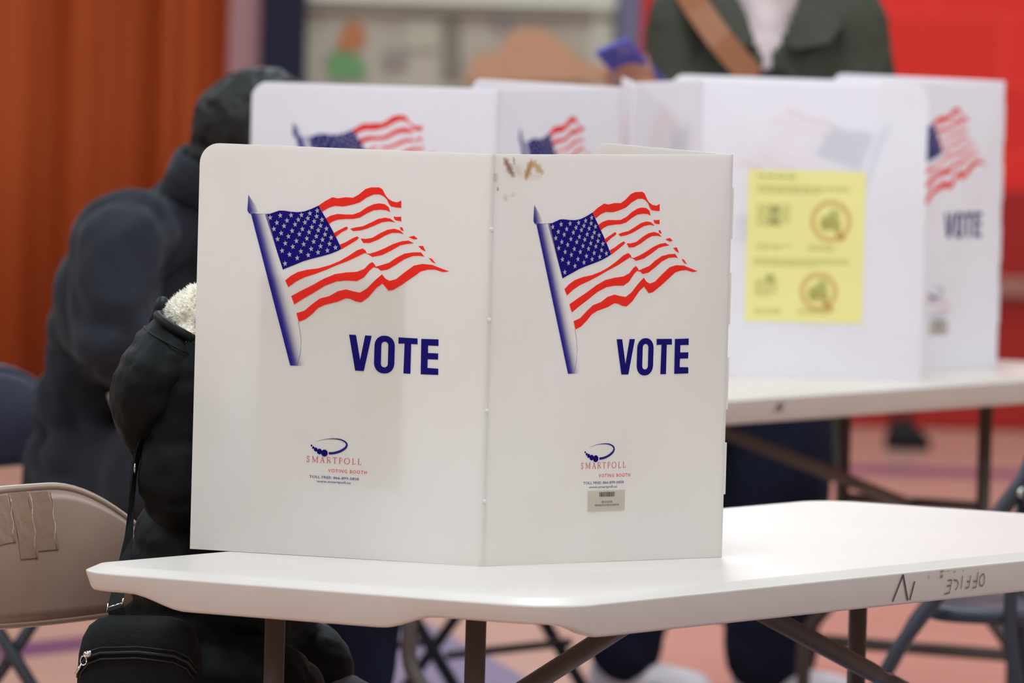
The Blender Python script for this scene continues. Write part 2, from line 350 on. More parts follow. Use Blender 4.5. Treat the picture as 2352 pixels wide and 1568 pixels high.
strip('trim_1', 523, 602, 0, TZ, (190,140,142), .10)
strip('trim_2', 600, 700, 0, TZ, (18,17,44), .16)
strip('trim_3', 1418, 1472, 0, TZ, (106,102,124), .14)
# lower wall band, occlusion shade painted in as darker red, with its pale rail
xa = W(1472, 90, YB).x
bm = bmesh.new(); box(bm, ((xa+TX1)/2, YB-.03, .365), (TX1-xa, .06, .73)); struct(obj('trim_4', bm, mat('shaded_red_band', (158,26,18), .55, var=.05), bevel=.01))
z1 = W(2330, 637, YB-.09).z; z0 = W(2330, 684, YB-.09).z
bm = bmesh.new(); box(bm, ((xa+TX1)/2, YB-.075, (z0+z1)/2), (TX1-xa, .03, z1-z0)); struct(obj('trim_5', bm, mat('beige_rail', (158,102,92), .5), bevel=.006))
# pleated rust curtain
def curtain():
    x0, x1 = W(-420, 90, YB-.3).x, W(521, 90, YB-.3).x
    bm = bmesh.new(); n = 360; rows = (.02, .9, 1.8, 3.2)
    rs = []
    for z in rows:
        ring = []
        for i in range(n+1):
            x = x0+(x1-x0)*i/n
            y = YB-.28 + .045*math.sin(x*26+1.3*math.sin(x*7)+.4*z) + .02*math.sin(x*61+2*math.sin(x*11))
            ring.append(V3((x, y, z)))
        rs.append(ring)
    vs = [[bm.verts.new(p) for p in r] for r in rs]
    for a, b in zip(vs, vs[1:]):
        for i in range(n): bm.faces.new((a[i], a[i+1], b[i+1], b[i]))
    o = obj('curtain', bm, CURTAIN, smooth=True, fix=False)
    s = o.modifiers.new('s', 'SOLIDIFY'); s.thickness = .006
    tag(o, 'rust-orange pleated curtain hanging down the wall at the far left', 'curtain')
    bm = bmesh.new(); tube(bm, [(x0-.1, YB-.28, 3.22), (x1+.05, YB-.28, 3.22)], .02)
    for k in range(3): 
        x = x0+(x1-x0)*(k+.5)/3; tube(bm, [(x, YB-.28, 3.22), (x, YB+.02, 3.22)], .012)
    obj('curtain_rod', bm, DARKMETAL, o)
curtain()

# pale board of pinned papers
bx0, bx1 = W(702, 90, YB-.09).x, W(1416, 90, YB-.09).x
bt = empty('bulletin_board', ((bx0+bx1)/2, YB-.05, .75)); tag(bt, 'wide pale board between navy and grey-blue wall strips', 'board')
bm = bmesh.new(); box(bm, (0,0,.75), (bx1-bx0, .05, 1.5)); obj('board_panel', bm, mat('board_cloth', (176,164,148), .9, var=.10, vscale=6), bt, bevel=.005)
zr = W(1060, 26, YB-.09).z-.75
bm = bmesh.new(); box(bm, (0,-.035, zr), (bx1-bx0, .03, .022)); obj('rail', bm, mat('board_rail', (138,126,114), .7), bt, bevel=.004)
bm = bmesh.new(); box(bm, (0,-.032, zr+.11), (bx1-bx0, .02, .18)); obj('header_strip', bm, mat('board_header', (208,202,184), .9), bt, bevel=.004)
bm = bmesh.new(); box(bm, ((bx1-bx0)/2-.045,-.03, .5), (.07, .02, 1.0)); obj('end_strip', bm, mat('board_end', (190,182,166), .9), bt, bevel=.004)
def pinned(name, pts, rgb, label, lift=.0):
    P = [W(px, py, YB-.10) for px, py in pts]; c = sum(P, V3())/len(P)
    bm = bmesh.new()
    a = [bm.verts.new((p.x-c.x, -.002, p.z-c.z)) for p in P]; b = [bm.verts.new((p.x-c.x, .002, p.z-c.z)) for p in P]
    bm.faces.new(a); bm.faces.new(b[::-1]); n = len(P)
    for i in range(n): bm.faces.new((a[i], b[i], b[(i+1)%n], a[(i+1)%n]))
    o = obj(name, bm, mat(name+'_'+str(len(bpy.data.materials)), rgb, .85, var=.06, vscale=20)); o.location = (c.x, YB-.082-lift, c.z)
    tag(o, label, 'paper', 'papers pinned on the pale board')
pinned('paper_cutout', [(772,100),(800,45),(832,58),(842,95),(820,116),(780,118)], (178,112,76), 'orange paper cutout pinned above the green one on the board')
pinned('paper_cutout', [(748,128),(790,112),(838,140),(842,180),(760,185)], (108,146,98), 'green paper cutout pinned under the orange one on the board')
pinned('paper_cutout', [(1068,182),(1090,128),(1150,112),(1175,70),(1235,62),(1290,92),(1340,140),(1408,158),(1408,190),(1068,190)], (196,146,116), 'large salmon peaked paper pinned low at right of the board', .014)
pinned('paper_sheet', [(930,48),(1008,48),(1008,112),(930,112)], (176,170,150), 'pale beige sheet pinned left of the dark gap on the board')
pinned('paper_sheet', [(1020,40),(1056,40),(1060,180),(1014,180)], (128,118,106), 'narrow dark grey-brown strip of paper near the board middle')
pinned('paper_sheet', [(880,118),(932,118),(934,158),(878,158)], (146,132,126), 'small mauve-grey sheet pinned right of the green cutout')
pinned('paper_sheet', [(1120,42),(1180,42),(1176,68),(1132,72)], (150,138,134), 'small grey paper pinned above the salmon one on the board')
# dark bag on the floor by the wall
p = W(2095, 1036, 26.6)
bt2 = empty('tote_bag', (p.x, 26.9, 0)); tag(bt2, 'small dark bag slumped on the floor by the red wall', 'bag')
bm = bmesh.new(); loft(bm, [((0,0,.0),.062,.05),((0,0,.02),.070,.06),((-.008,0,.05),.055,.05),((-.02,0,.08),.030,.03),((-.02,0,.088),.02,.015)], power=2.6); obj('bag_body', bm, BAGDARK, bt2, smooth=True)
bm = bmesh.new(); tube(bm, arc_pts([(-.045,0,.06),(-.045,0,.15),(.0,0,.15),(.0,0,.06)], .03), .010); obj('handle', bm, BAGDARK, bt2, smooth=True)

LP = 1.2
# ------------------------------------------------------------------ lights: rows of overhead fixtures
def area(name, loc, size, power, col=(.84,1.0,1.08)):
    l = bpy.data.lights.new(name, 'AREA'); l.shape = 'RECTANGLE'; l.size, l.size_y = size; l.energy = power; l.color = col
    o = bpy.data.objects.new(name, l); C.objects.link(o); o.location = loc
for i, x in enumerate((-5.5, 0, 5.5)):
    for j, y in enumerate((0.5, 6.0, 11.0, 16.0, 21.5, 26.0)):
        area('ceiling_light', (x, y, TZ-.12), (1.2, 2.4), (1.06, 1.0, .94)[i]*{.5:134, 6.0:138, 11.0:134, 16.0:146, 21.5:114, 26.0:100}[y]*LP)
w = bpy.data.worlds.new('world'); SC.world = w; w.use_nodes = True
w.node_tree.nodes['Background'].inputs[0].default_value = (.9,.88,.9,1); w.node_tree.nodes['Background'].inputs[1].default_value = .3

# ------------------------------------------------------------------ folding tables
TH = R(58.15)
E_, N_ = V3((math.cos(TH), math.sin(TH), 0)), V3((-math.sin(TH), math.cos(TH), 0))
def sm(a, b, x):
    t = max(0, min(1, (x-a)/(b-a))); return t*t*(3-2*t)
def folding_table(org, L, label, near, far, Wd=.76, Rc=.08):
    t = empty('folding_table', org, TH); tag(t, label, 'table', 'white folding tables')
    bm = bmesh.new(); per = []
    def edge(p, q, n):
        for i in range(n): per.append((p[0]+(q[0]-p[0])*i/n, p[1]+(q[1]-p[1])*i/n))
    def corner(c, a0):
        for i in range(10):
            a = a0+PI/2*i/10; per.append((c[0]+Rc*math.cos(a), c[1]+Rc*math.sin(a)))
    edge((Rc,0),(L-Rc,0),60); corner((L-Rc,Rc),-PI/2); edge((L,Rc),(L,Wd-Rc),40); corner((L-Rc,Wd-Rc),0)
    edge((L-Rc,Wd),(Rc,Wd),60); corner((Rc,Wd-Rc),PI/2); edge((0,Wd-Rc),(0,Rc),40); corner((Rc,Rc),PI)
    def off(k):
        n = len(per); r = []
        for i, (x, y) in enumerate(per):
            (a, b), (c, d) = per[i-1], per[(i+1)%n]
            tx, ty = c-a, d-b; l = math.hypot(tx, ty); r.append((x-ty/l*k, y+tx/l*k))
        return r
    def depth(x, y):
        ends = .024+.0185*min(sm(.19,.27,y), 1-sm(.57,.66,y))
        a_, b_ = (.015,.12) if y < Wd/2 else (.16,.30)
        sides = .024+.0195*min(sm(a_,b_,x), 1-sm(L-b_,L-a_,x))
        if y < Rc*.6 or y > Wd-Rc*.6: return sides
        return max(ends, sides) if x < .12 or x > L-.12 else sides
    n = len(per)
    R_ = []
    R_.append([(x,y,.740) for x,y in off(.026)]); R_.append([(x,y,.7393) for x,y in off(.018)])
    R_.append([(x,y,.7325) for x,y in off(.003)]); R_.append([(x,y,.731) for x,y in off(0)]); R_.append([(x,y,.7285) for x,y in off(.0005)])
    dp = [depth(x,y) for x,y in per]
    R_.append([(x,y,.731-d+.004) for (x,y),d in zip(off(.007), dp)]); R_.append([(x,y,.731-d) for (x,y),d in zip(off(.010), dp)])
    R_.append([(x,y,.731-d) for (x,y),d in zip(off(.022), dp)]); R_.append([(x,y,.712) for x,y in off(.026)])
    rings(bm, [[V3(p) for p in r] for r in R_])
    top = obj('tabletop', bm, TABLE, t)
    for p_ in top.data.polygons: p_.use_smooth = len(p_.vertices) == 4
    def pair(x, sgn):
        for yy in (.38+.155, .38-.155):
            o = 1 if yy > .38 else -1
            bm = bmesh.new(); tube(bm, arc_pts([(x,yy,.715),(x,yy,.285),(x,yy+o*.075,.20),(x,yy+o*.075,.0)], .03), .0135); lg = obj('leg', bm, DARKMETAL, t, smooth=True)
            bm = bmesh.new(); tube(bm, [(x,yy+o*.075,.0),(x,yy+o*.075,.03)], .017); obj('foot_cap', bm, RUBBER, lg, smooth=True)
        bm = bmesh.new(); tube(bm, [(x,.15,.19),(x,.61,.19)], .0125); obj('crossbar', bm, DARKMETAL, t, smooth=True)
        bm = bmesh.new(); tube(bm, [(x,.225,.47),(x,.535,.47)], .010); obj('crossbar', bm, DARKMETAL, t, smooth=True)
        bm = bmesh.new(); xm = L/2-sgn*.02*0
        a, b = V3((xm-sgn*.0, .38, .695)), V3((x+sgn*0, .38, .463))
        d = (b-a); pts = [a+d*k for k in (0,.68,.70,.73,.75,1)]
        tube(bm, pts, [.0135,.0135,.0125,.009,.0125,.0125]); obj('brace', bm, DARKMETAL, t, smooth=True)
    pair(near, -1); pair(L-far, 1)
    return t, top
tf, tftop = folding_table((.06604, 11.60641, 0), 1.974, 'nearest white folding table with OFFICE pencilled upside down on its edge', .168, .267)
tb, tbtop = folding_table((-.070, 15.567, 0), 2.455, 'white folding table in the back row holding three voting booths', .185, .24, Rc=.045)
# pencil writing and rust marks on the long skirt of the near table
def sky(z): return (.731-z)*.165-.0012   # the skirt leans in
for nm, sel in (('letter_mark', WRT[:3]), ('handwriting', WRT[3:])):
    pr = Print(); big = nm == 'letter_mark'
    for st in sel: pr.line([(a/1e4, b/1e4) for a, b in st], .0036 if big else .0024, (84,72,78), .85 if big else .6)
    me = pr.mesh(nm)
    for v in me.vertices: v.co.y = sky(v.co.z)
    link(nm, me, None, tftop)
for k, (a, b) in enumerate(RUST):
    pr = Print(); pr.disc((a/1e4, b/1e4), (.008,.006,.004,.006,.004,.012)[k], (.0025,.004,.003,.0022,.002,.0015)[k], (126,92,44), .75 if k < 2 else .4, soft=True)
    me = pr.mesh('rust_spot')
    for v in me.vertices: v.co.y = sky(v.co.z)
    link('rust_spot', me, None, tftop)
pr = Print()
P0 = V3((-.062, 15.58, 0))
for px, py, q, r in ((1793,948,1800,925),(1800,925,1806,945),(1806,945,1811,922)):
    s = []
    for u, v in ((px,py),(q,r)):
        d = W(u, v, 1.0)-V3((0,0,ZC)); nn = V3((E_.y,-E_.x,0)); tt = (P0-V3((0,0,ZC))).dot(nn)/d.dot(nn); X = V3((0,0,ZC))+d*tt; s.append(((X-P0).dot(E_), X.z))
    pr.line(s, .005, (96,90,96), .8)
me = pr.mesh('letter_mark')
for v in me.vertices: v.co.y = sky(v.co.z)
link('letter_mark', me, None, tbtop)

# ------------------------------------------------------------------ voting booths
PW, PH, PT = .4265, .5444, .0032
BLUE = (42,32,132); DBLUE = (40,32,122); RED = (250,62,50)
def T(p): return (p[0]/1e4, p[1]/1e4)
def flag_mesh():
    p = Print()
    for q in RED_P: p.poly([T(a) for a in q], RED)
    p.poly([T(a) for a in CAN], BLUE)
    for a in STR:
        x, z = T(a); pts = []
        for k in range(10):
            r = .0040 if k % 2 == 0 else .0017; an = PI/2+.15+k*PI/5; pts.append((x+r*.92*math.cos(an), z+r*math.sin(an)))
        p.poly(pts, (226,218,216), y=-.0004)
    # pole: ink fading from the left edge to bare panel on the right
    L0, L1 = T(POL[0]), T(POL[1]); rt = [T(a) for a in POR]
    def lx(z): return L0[0]+(L1[0]-L0[0])*(L0[1]-z)/(L0[1]-L1[1])
    ramp = ((0,.98),(.12,.95),(.25,.75),(.42,.35),(.62,.08),(.8,0))
    dense = []
    for i in range(len(rt)-1):
        for k in range(6): dense.append((rt[i][0]+(rt[i+1][0]-rt[i][0])*k/6, rt[i][1]+(rt[i+1][1]-rt[i][1])*k/6))
    dense.append(rt[-1])
    for (xa, za), (xb, zb) in zip(dense, dense[1:]):
        for (f0, a0), (f1, a1) in zip(ramp, ramp[1:]):
            la, lb = lx(za), lx(zb); g = .030
            p.poly([(la+g*f0, za),(lb+g*f0, zb),(lb+g*f1, zb),(la+g*f1, za)], (50,42,148), alphas=[a0,a0,a1,a1])
    p.line(rt[3:], .0006, (90,84,150), .7); p.line([(L0[0]+.004, L0[1]), rt[0]], .0006, (110,104,160), .6)
    fn = [T(a) for a in FIN]; c = (fn[5][0]+.004, fn[5][1])
    al = [.7, .15, .1, .6, .9, .95, .9]
    for i in range(len(fn)): j = (i+1) % len(fn); p.poly([c, fn[i], fn[j]], (50,42,148), alphas=[.9, al[i], al[j]])
    return p.mesh('flag_print')
def rrect(x0, x1, z0, z1, r, n=6):
    o = []
    for cx, cz, a in ((x1-r,z0+r,-PI/2),(x1-r,z1-r,0),(x0+r,z1-r,PI/2),(x0+r,z0+r,PI)):
        for k in range(n+1): o.append((cx+r*math.cos(a+PI/2*k/n), cz+r*math.sin(a+PI/2*k/n)))
    return o
def vote_mesh():
    p = Print()
    for q in VTE: p.poly([T(a) for a in q], DBLUE)
    b = [T(a) for a in OBOX]
    o = rrect(b[0][0], b[1][0], b[3][1], b[2][1], .0135); i = rrect(b[4][0], b[5][0], b[7][1], b[6][1], .0048)
    n = len(o)
    for k in range(n): p.poly([o[k], o[(k+1)%n], i[(k+1)%n], i[k]], DBLUE)
    return p.mesh('vote_lettering')
def serif(p, ch, x0, x1, z0, z1, col, al):
    """thin roman capitals"""
    w, h = x1-x0, z1-z0
    q = lambda a, b: (x0+a*w, z0+b*h)
    S, L = h*.09, h*.17
    ln = lambda pts, wd: p.line([q(*a) for a in pts], wd, col, al)
    sf = lambda a, b: p.line([(x0+a*w-h*.13, z0+b*h), (x0+a*w+h*.13, z0+b*h)], S*.8, col, al)
    if ch == 'M': ln([(.12,0),(.12,1)],S); ln([(.12,1),(.5,.1)],L); ln([(.5,.1),(.88,1)],S); ln([(.88,1),(.88,0)],L); sf(.12,0); sf(.88,0); sf(.1,1); sf(.9,1)
    elif ch == 'A': ln([(.1,0),(.48,1)],S); ln([(.48,1),(.9,0)],L); ln([(.25,.36),(.72,.36)],S); sf(.1,0); sf(.9,0)
    elif ch == 'R': ln([(.2,0),(.2,1)],L); ln([(.2,1),(.6,1),(.8,.9),(.85,.76),(.8,.6),(.6,.5),(.2,.5)],S); ln([(.5,.5),(.95,0)],L); sf(.2,0); sf(.2,1)
    elif ch == 'T': ln([(.5,0),(.5,1)],L); ln([(.02,.8),(.04,1),(.96,1),(.98,.8)],S); sf(.5,0)
    elif ch == 'P': ln([(.25,0),(.25,1)],L); ln([(.25,1),(.65,1),(.86,.9),(.9,.74),(.86,.58),(.65,.47),(.25,.47)],S); sf(.25,0); sf(.25,1)
    elif ch == 'L': ln([(.25,0),(.25,1)],L); ln([(.25,0),(.9,0),(.95,.25)],S); sf(.25,1); sf(.2,0)
    elif ch == 'O':
        pts = [(.5+.46*math.cos(2*PI*k/20), .5+.5*math.sin(2*PI*k/20)) for k in range(21)]
        for k in range(20): ln([pts[k], pts[k+1]], S+(L-S)*abs(math.cos(2*PI*(k+.5)/20)))
    elif ch == 'S': ln([(.85,.76),(.82,.95),(.5,1),(.25,.93),(.16,.76),(.3,.6),(.7,.42),(.86,.24),(.75,.06),(.5,0),(.2,.05),(.14,.26)], L*.85)
def logo_mesh():
    p = Print(); a = [T(q) for q in ARC]; n = len(a)
    ed = []
    for i in range(n):
        (xa, za), (xb, zb) = a[max(0,i-1)], a[min(n-1,i+1)]; l = math.hypot(xb-xa, zb-za); wd = .0003+.0013*min(1,(i/(n-1))*1.5)**1.3
        nx, nz = -(zb-za)/l*wd, (xb-xa)/l*wd; ed.append(((a[i][0]+nx, a[i][1]+nz), (a[i][0]-nx, a[i][1]-nz), min(1,.3+i/8)))
    for u, v in zip(ed, ed[1:]): p.poly([u[0],u[1],v[1],v[0]], (60,44,128), alphas=[u[2],u[2],v[2],v[2]])
    for k, q in enumerate(DOT): p.disc(T(q), (.0012,.0017,.0026,.0037,.0048)[k], (.0014,.0018,.0027,.0038,.0047)[k], (34,24,110))
    t = [T(q) for q in TXT]; PK = (214,112,112)
    base, h = t[0][1], (t[1][1]-t[0][1])
    k0, k1 = 500, 1490
    for ch, u0, u1 in (('S',500,562),('M',600,712),('A',750,828),('R',864,942),('T',975,1052),('P',1085,1150),('O',1180,1282),('L',1322,1388),('L',1424,1490)):
        f = lambda u: t[0][0]+(u-k0)/(k1-k0)*(t[2][0]-t[0][0])
        serif(p, ch, f(u0), f(u1), base, base+h, PK, .85)
    p.text('VOTING BOOTH', t[3][0], t[5][0], t[3][1], t[4][1], (224,96,96), .9, spacing=1.25, bold=.02)
    p.text('TOLL FREE: 866-899-5858', t[6][0], t[8][0], t[6][1], t[7][1], (72,62,132), .9, bold=.01)
    p.text('www.smartpoll.us', t[9][0], t[11][0], t[9][1]-.0012, t[10][1], (72,62,132), .9, bold=.01)
    return p.mesh('logo_print')
FLAG, VOTE, LOGO = flag_mesh(), vote_mesh(), logo_mesh()
def sticker_mesh():
    p = Print(); s = [T(q) for q in STK]
    p.poly([(s[0][0],s[1][1]),(s[1][0],s[1][1]),(s[1][0],s[0][1]),(s[0][0],s[0][1])], (216,204,190), .85)
    x0, x1, za, zb = s[2][0], s[3][0], s[3][1], s[2][1]; rnd = random.Random(3); x = x0
    while x < x1-.0006:
        wd = rnd.choice((.0005,.0008,.0012)); p.poly([(x,za),(min(x+wd,x1),za),(min(x+wd,x1),zb),(x,zb)], (86,80,76), .85, y=-.0003); x += wd+rnd.choice((.0004,.0007))
    for a, b, dash in ((4,5,8),(6,7,16)):
        for k in range(dash):
            xa = s[a][0]+(s[b][0]-s[a][0])*k/dash; xb = xa+(s[b][0]-s[a][0])/dash*(.55+.4*rnd.random())
            p.line([(xa, s[a][1]), (xb, s[a][1])], .0026, (150,140,130), .7, y=-.0003)
    return p.mesh('barcode_sticker')
def stain_mesh():
    p = Print(); s = [T(q) for q in STAIN]
    lay = [0.0]
    def smear(a, b, w, col, al):
        n = 8; L = math.hypot(b[0]-a[0], b[1]-a[1]) or 1e-6; dx, dz = (b[0]-a[0])/L, (b[1]-a[1])/L; nx, nz = -dz, dx
        lay[0] -= .00006
        g = []
        for k in range(n+1):
            t = -.12+1.24*k/n; q = math.sin(PI*k/n); ww = w*1.35*(.45+.55*q)*(1+.25*math.sin(k*2.3+a[0]*900)); c = (a[0]+dx*L*t, a[1]+dz*L*t)
            g.append(((c[0]-nx*ww, c[1]-nz*ww), c, (c[0]+nx*ww, c[1]+nz*ww), al*1.5*min(1,q*1.6)))
        for u, v in zip(g, g[1:]):
            p.poly([u[0],u[1],v[1],v[0]], col, alphas=[0,min(1,u[3]*1.3),min(1,v[3]*1.3),0], y=lay[0]); p.poly([u[1],u[2],v[2],v[1]], col, alphas=[min(1,u[3]*1.3),0,0,min(1,v[3]*1.3)], y=lay[0])
    smear(s[0], s[1], .0055, (150,96,70), .4); smear(s[2], s[3], .0025, (150,112,92), .22)
    smear(s[4], s[5], .0058, (196,140,70), .42); smear(s[6], s[7], .0055, (206,164,106), .38)
    smear(s[3], s[9], .009, (212,188,146), .16); smear(s[8], s[9], .006, (214,190,150), .10)
    p.disc(s[10], .003, .0036, (160,104,80), .7, soft=True)
    smear(s[11], (s[11][0], s[11][1]-.012), .005, (206,186,156), .25); smear(s[12], (s[12][0]+.002, s[12][1]-.01), .005, (204,184,156), .16); smear(s[13], (s[13][0], s[13][1]-.006), .005, (204,186,150), .14)
    return p.mesh('brown_stain')
def panel_mesh(rl, rr, m):
    """outer face at y=0, thickness inward; rounded top corner at left and / or right"""
    pts = [(0,0),(PW,0)]
    def arcp(cx, cz, a0, r): return [(cx+r*math.cos(a0+PI/2*k/10), cz+r*math.sin(a0+PI/2*k/10)) for k in range(11)]
    r = .028
    pts += arcp(PW-r, PH-r, 0, r) if rr else [(PW,PH)]
    pts += arcp(r, PH-r, PI/2, r) if rl else [(0,PH)]
    bm = bmesh.new()
    a = [bm.verts.new((x,0,z)) for x, z in pts]; b = [bm.verts.new((x,PT,z)) for x, z in pts]
    bm.faces.new(a); bm.faces.new(b[::-1]); n = len(pts)
    for i in range(n): bm.faces.new((a[i],a[(i+1)%n],b[(i+1)%n],b[i]))
    bmesh.ops.recalc_face_normals(bm, faces=bm.faces[:])
    me = bpy.data.meshes.new('panel'); bm.to_mesh(me); bm.free(); me.materials.append(m); return me
def booth(pts, label, m, sticker=False, stain=False, tabs=True, bow=0):
    pts = [V3((x,y,0)) for x, y in pts]; B = pts[1]
    t = empty('voting_booth', (B.x, B.y, .7405)); tag(t, label, 'voting booth', 'voting booths on the tables')
    names = ('side_panel', 'centre_panel', 'side_panel')
    panels = []
    for k in range(3):
        S, Tt = pts[k], pts[k+1]; d = Tt-S
        o = link(names[k], panel_mesh(k == 0, k == 2, m), None, t)
        o.scale.x = d.length/PW
        o.location = S-B+V3((0,0,0)); o.rotation_euler.z = math.atan2(d.y, d.x)
        for me in (FLAG, VOTE, LOGO):
            c = link(me.name, me, None, o); c.location.y = -.0006
        panels.append(o)
    if sticker: link('barcode_sticker', sticker_mesh(), None, panels[1]).location.y = -.0006
    if stain: link('brown_stain', stain_mesh(), None, panels[1]).location.y = -.0007
    # living hinge with its slots and tabs along each fold
    for k in (1, 2):
        P = pts[k]-B; d0 = (pts[k]-pts[k-1]).normalized(); d1 = (pts[k+1]-pts[k]).normalized()
        inn = V3((-(d0+d1).y, (d0+d1).x, 0)).normalized(); out = -inn
        bm = bmesh.new(); tube(bm, [P+inn*.0032+V3((0,0,.002)), P+inn*.0032+V3((0,0,PH-.001))], .0026, 10)
        hs = (.06,.10,.15,.22,.27,.34,.36,.42,.46)
        tdir = d0 if k == 2 else out
        zz = .085
        for q in range(4 if tabs else 0):
            if k == 2: box(bm, P+tdir*.0025+inn*.002+V3((0,0,zz+.035)), (.004,.003,.07), Matrix.Rotation(math.atan2(d0.y,d0.x),3,'Z')); zz += .115
            else: blob(bm, P+inn*.0012+V3((0,0,.085+q*.12)), (.0030,.0018,.0040), u=10, v=8)
        obj('hinge', bm, m, t, smooth=False)
    return t, panels
def unit(a): return V3((math.cos(R(a)), math.sin(R(a)), 0))
Bf = V3((-.0307,12.1562,0)); Af = Bf+unit(157.19)*PW; Cf = Bf+unit(40.92)*PW; Ef = Cf+unit(115.03)*PW
bf, pf = booth([(p.x,p.y) for p in (Af,Bf,Cf,Ef)], 'nearest white VOTE booth, brown scuffs at its top fold, standing alone on the front table', PANEL, True, True)
Bl = V3((-.0336,15.78,0)); Al = Bl+unit(174)*PW; Cl = Bl+unit(60)*PW; El = Cl+unit(128)*PW
bl, pl = booth([(p.x,p.y) for p in (Al,Bl,Cl,El)], 'white VOTE booth on the back table half hidden behind the nearest booth', PANEL_B, True)
Ap, Bp, Cp, Ep = (.7535,16.965), (.3325,16.93), (.207,16.525), (.191,16.95)
bp_, pp = booth([Ap,Bp,Cp,Ep], 'white booth on the back table showing its inside with a yellow sheet', PANEL_B)
Cr = V3((.9225,17.50,0)); Br = Cr-unit(55)*PW; Ar = Br+unit(157)*PW; Er = Cr+unit(138)*PW
br, prr = booth([(p.x,p.y) for p in (Ar,Br,Cr,Er)], 'rightmost white VOTE booth beside the red wall, partly behind the yellow-sheet booth', PANEL_B, True)

# yellow instruction sheets taped inside two booths
def sheet(panel, s0, s1, z0, z1, label, detail):
    mw = panel.matrix_world
    o_ = empty('instruction_sheet', (0,0,0)); tag(o_, label, 'paper', 'yellow voting instruction sheets')
    w_, h_ = s1-s0, z1-z0
    bm = bmesh.new(); box(bm, (w_/2, 0, h_/2), (w_, .0003, h_)); obj('paper', bm, PAPER, o_)
    rnd = random.Random(5)
    G = (150,148,84); O = (216,150,84); GR = (120,140,80)
    def para(x0, x1, z, n, lw=.0022):
        p = Print(); parts.append(('text_block', p))
        for k in range(n):
            x = x0
            while x < x1-(.0 if k < n-1 else (x1-x0)*.35):
                l = .006+.012*rnd.random(); p.line([(x,z-k*.0052),(min(x+l,x1),z-k*.0052)], lw, G, .55); x += l+.003
    if detail:
        parts = []
        para(.018, .105, h_-.012, 1, .004); para(.018, .19, h_-.030, 3); para(.018, .08, h_-.065, 8); para(.018,.085,.140,2); para(.115,.165,.140,2)
        para(.015, .19, .115, 3); para(.018, .06, .075, 6); para(.018,.07,.022,2); para(.10,.17,.022,2)
        for cx, cz, r in ((.155,.187,.034),(.136,.057,.031)):
            p = Print(); parts.append(('ring_diagram', p))
            ring = [(cx+r*math.cos(2*PI*q/28), cz+r*1.02*math.sin(2*PI*q/28)) for q in range(29)]
            p.line(ring, .009, O, .36); p.disc((cx-.008,cz-.004), .012, .014, (196,190,128), .7, y=-.0002); p.disc((cx+.006,cz+.012), .011, .010, GR, .32, y=-.0003)
            p.line([(cx+.012,cz-.02),(cx+.024,cz-.034)], .010, O, .5, y=-.0001); p.disc((cx+.010,cz-.008), .009, .012, (206,196,132), .7, y=-.0002)
        for cx, cz in ((.05,.205),(.05,.185),(.045,.08)): p = Print(); parts.append(('small_diagram', p)); p.disc((cx,cz), .010, .008, GR, .36)
    for nm, q in parts:
        c = link(nm, q.mesh(nm), None, o_); c.rotation_euler.z = PI; c.location = (w_, .0007, 0)
    o_.matrix_world = mw @ Matrix.Translation((s0, PT+.0004, z0))
    return o_
bpy.context.view_layer.update()
sx = pp[0].scale.x
ps = sheet(pp[0], (.7535-.642)/sx, (.7535-.4265)/sx, .103, .382, 'yellow sheet with two ring diagrams taped inside the middle back booth', True)
ps.scale = (1,1,1)
pf_s = sheet(pf[0], .094, .305, .093, .370, 'yellow sheet taped inside the nearest booth, glowing faintly through its left panel', True)
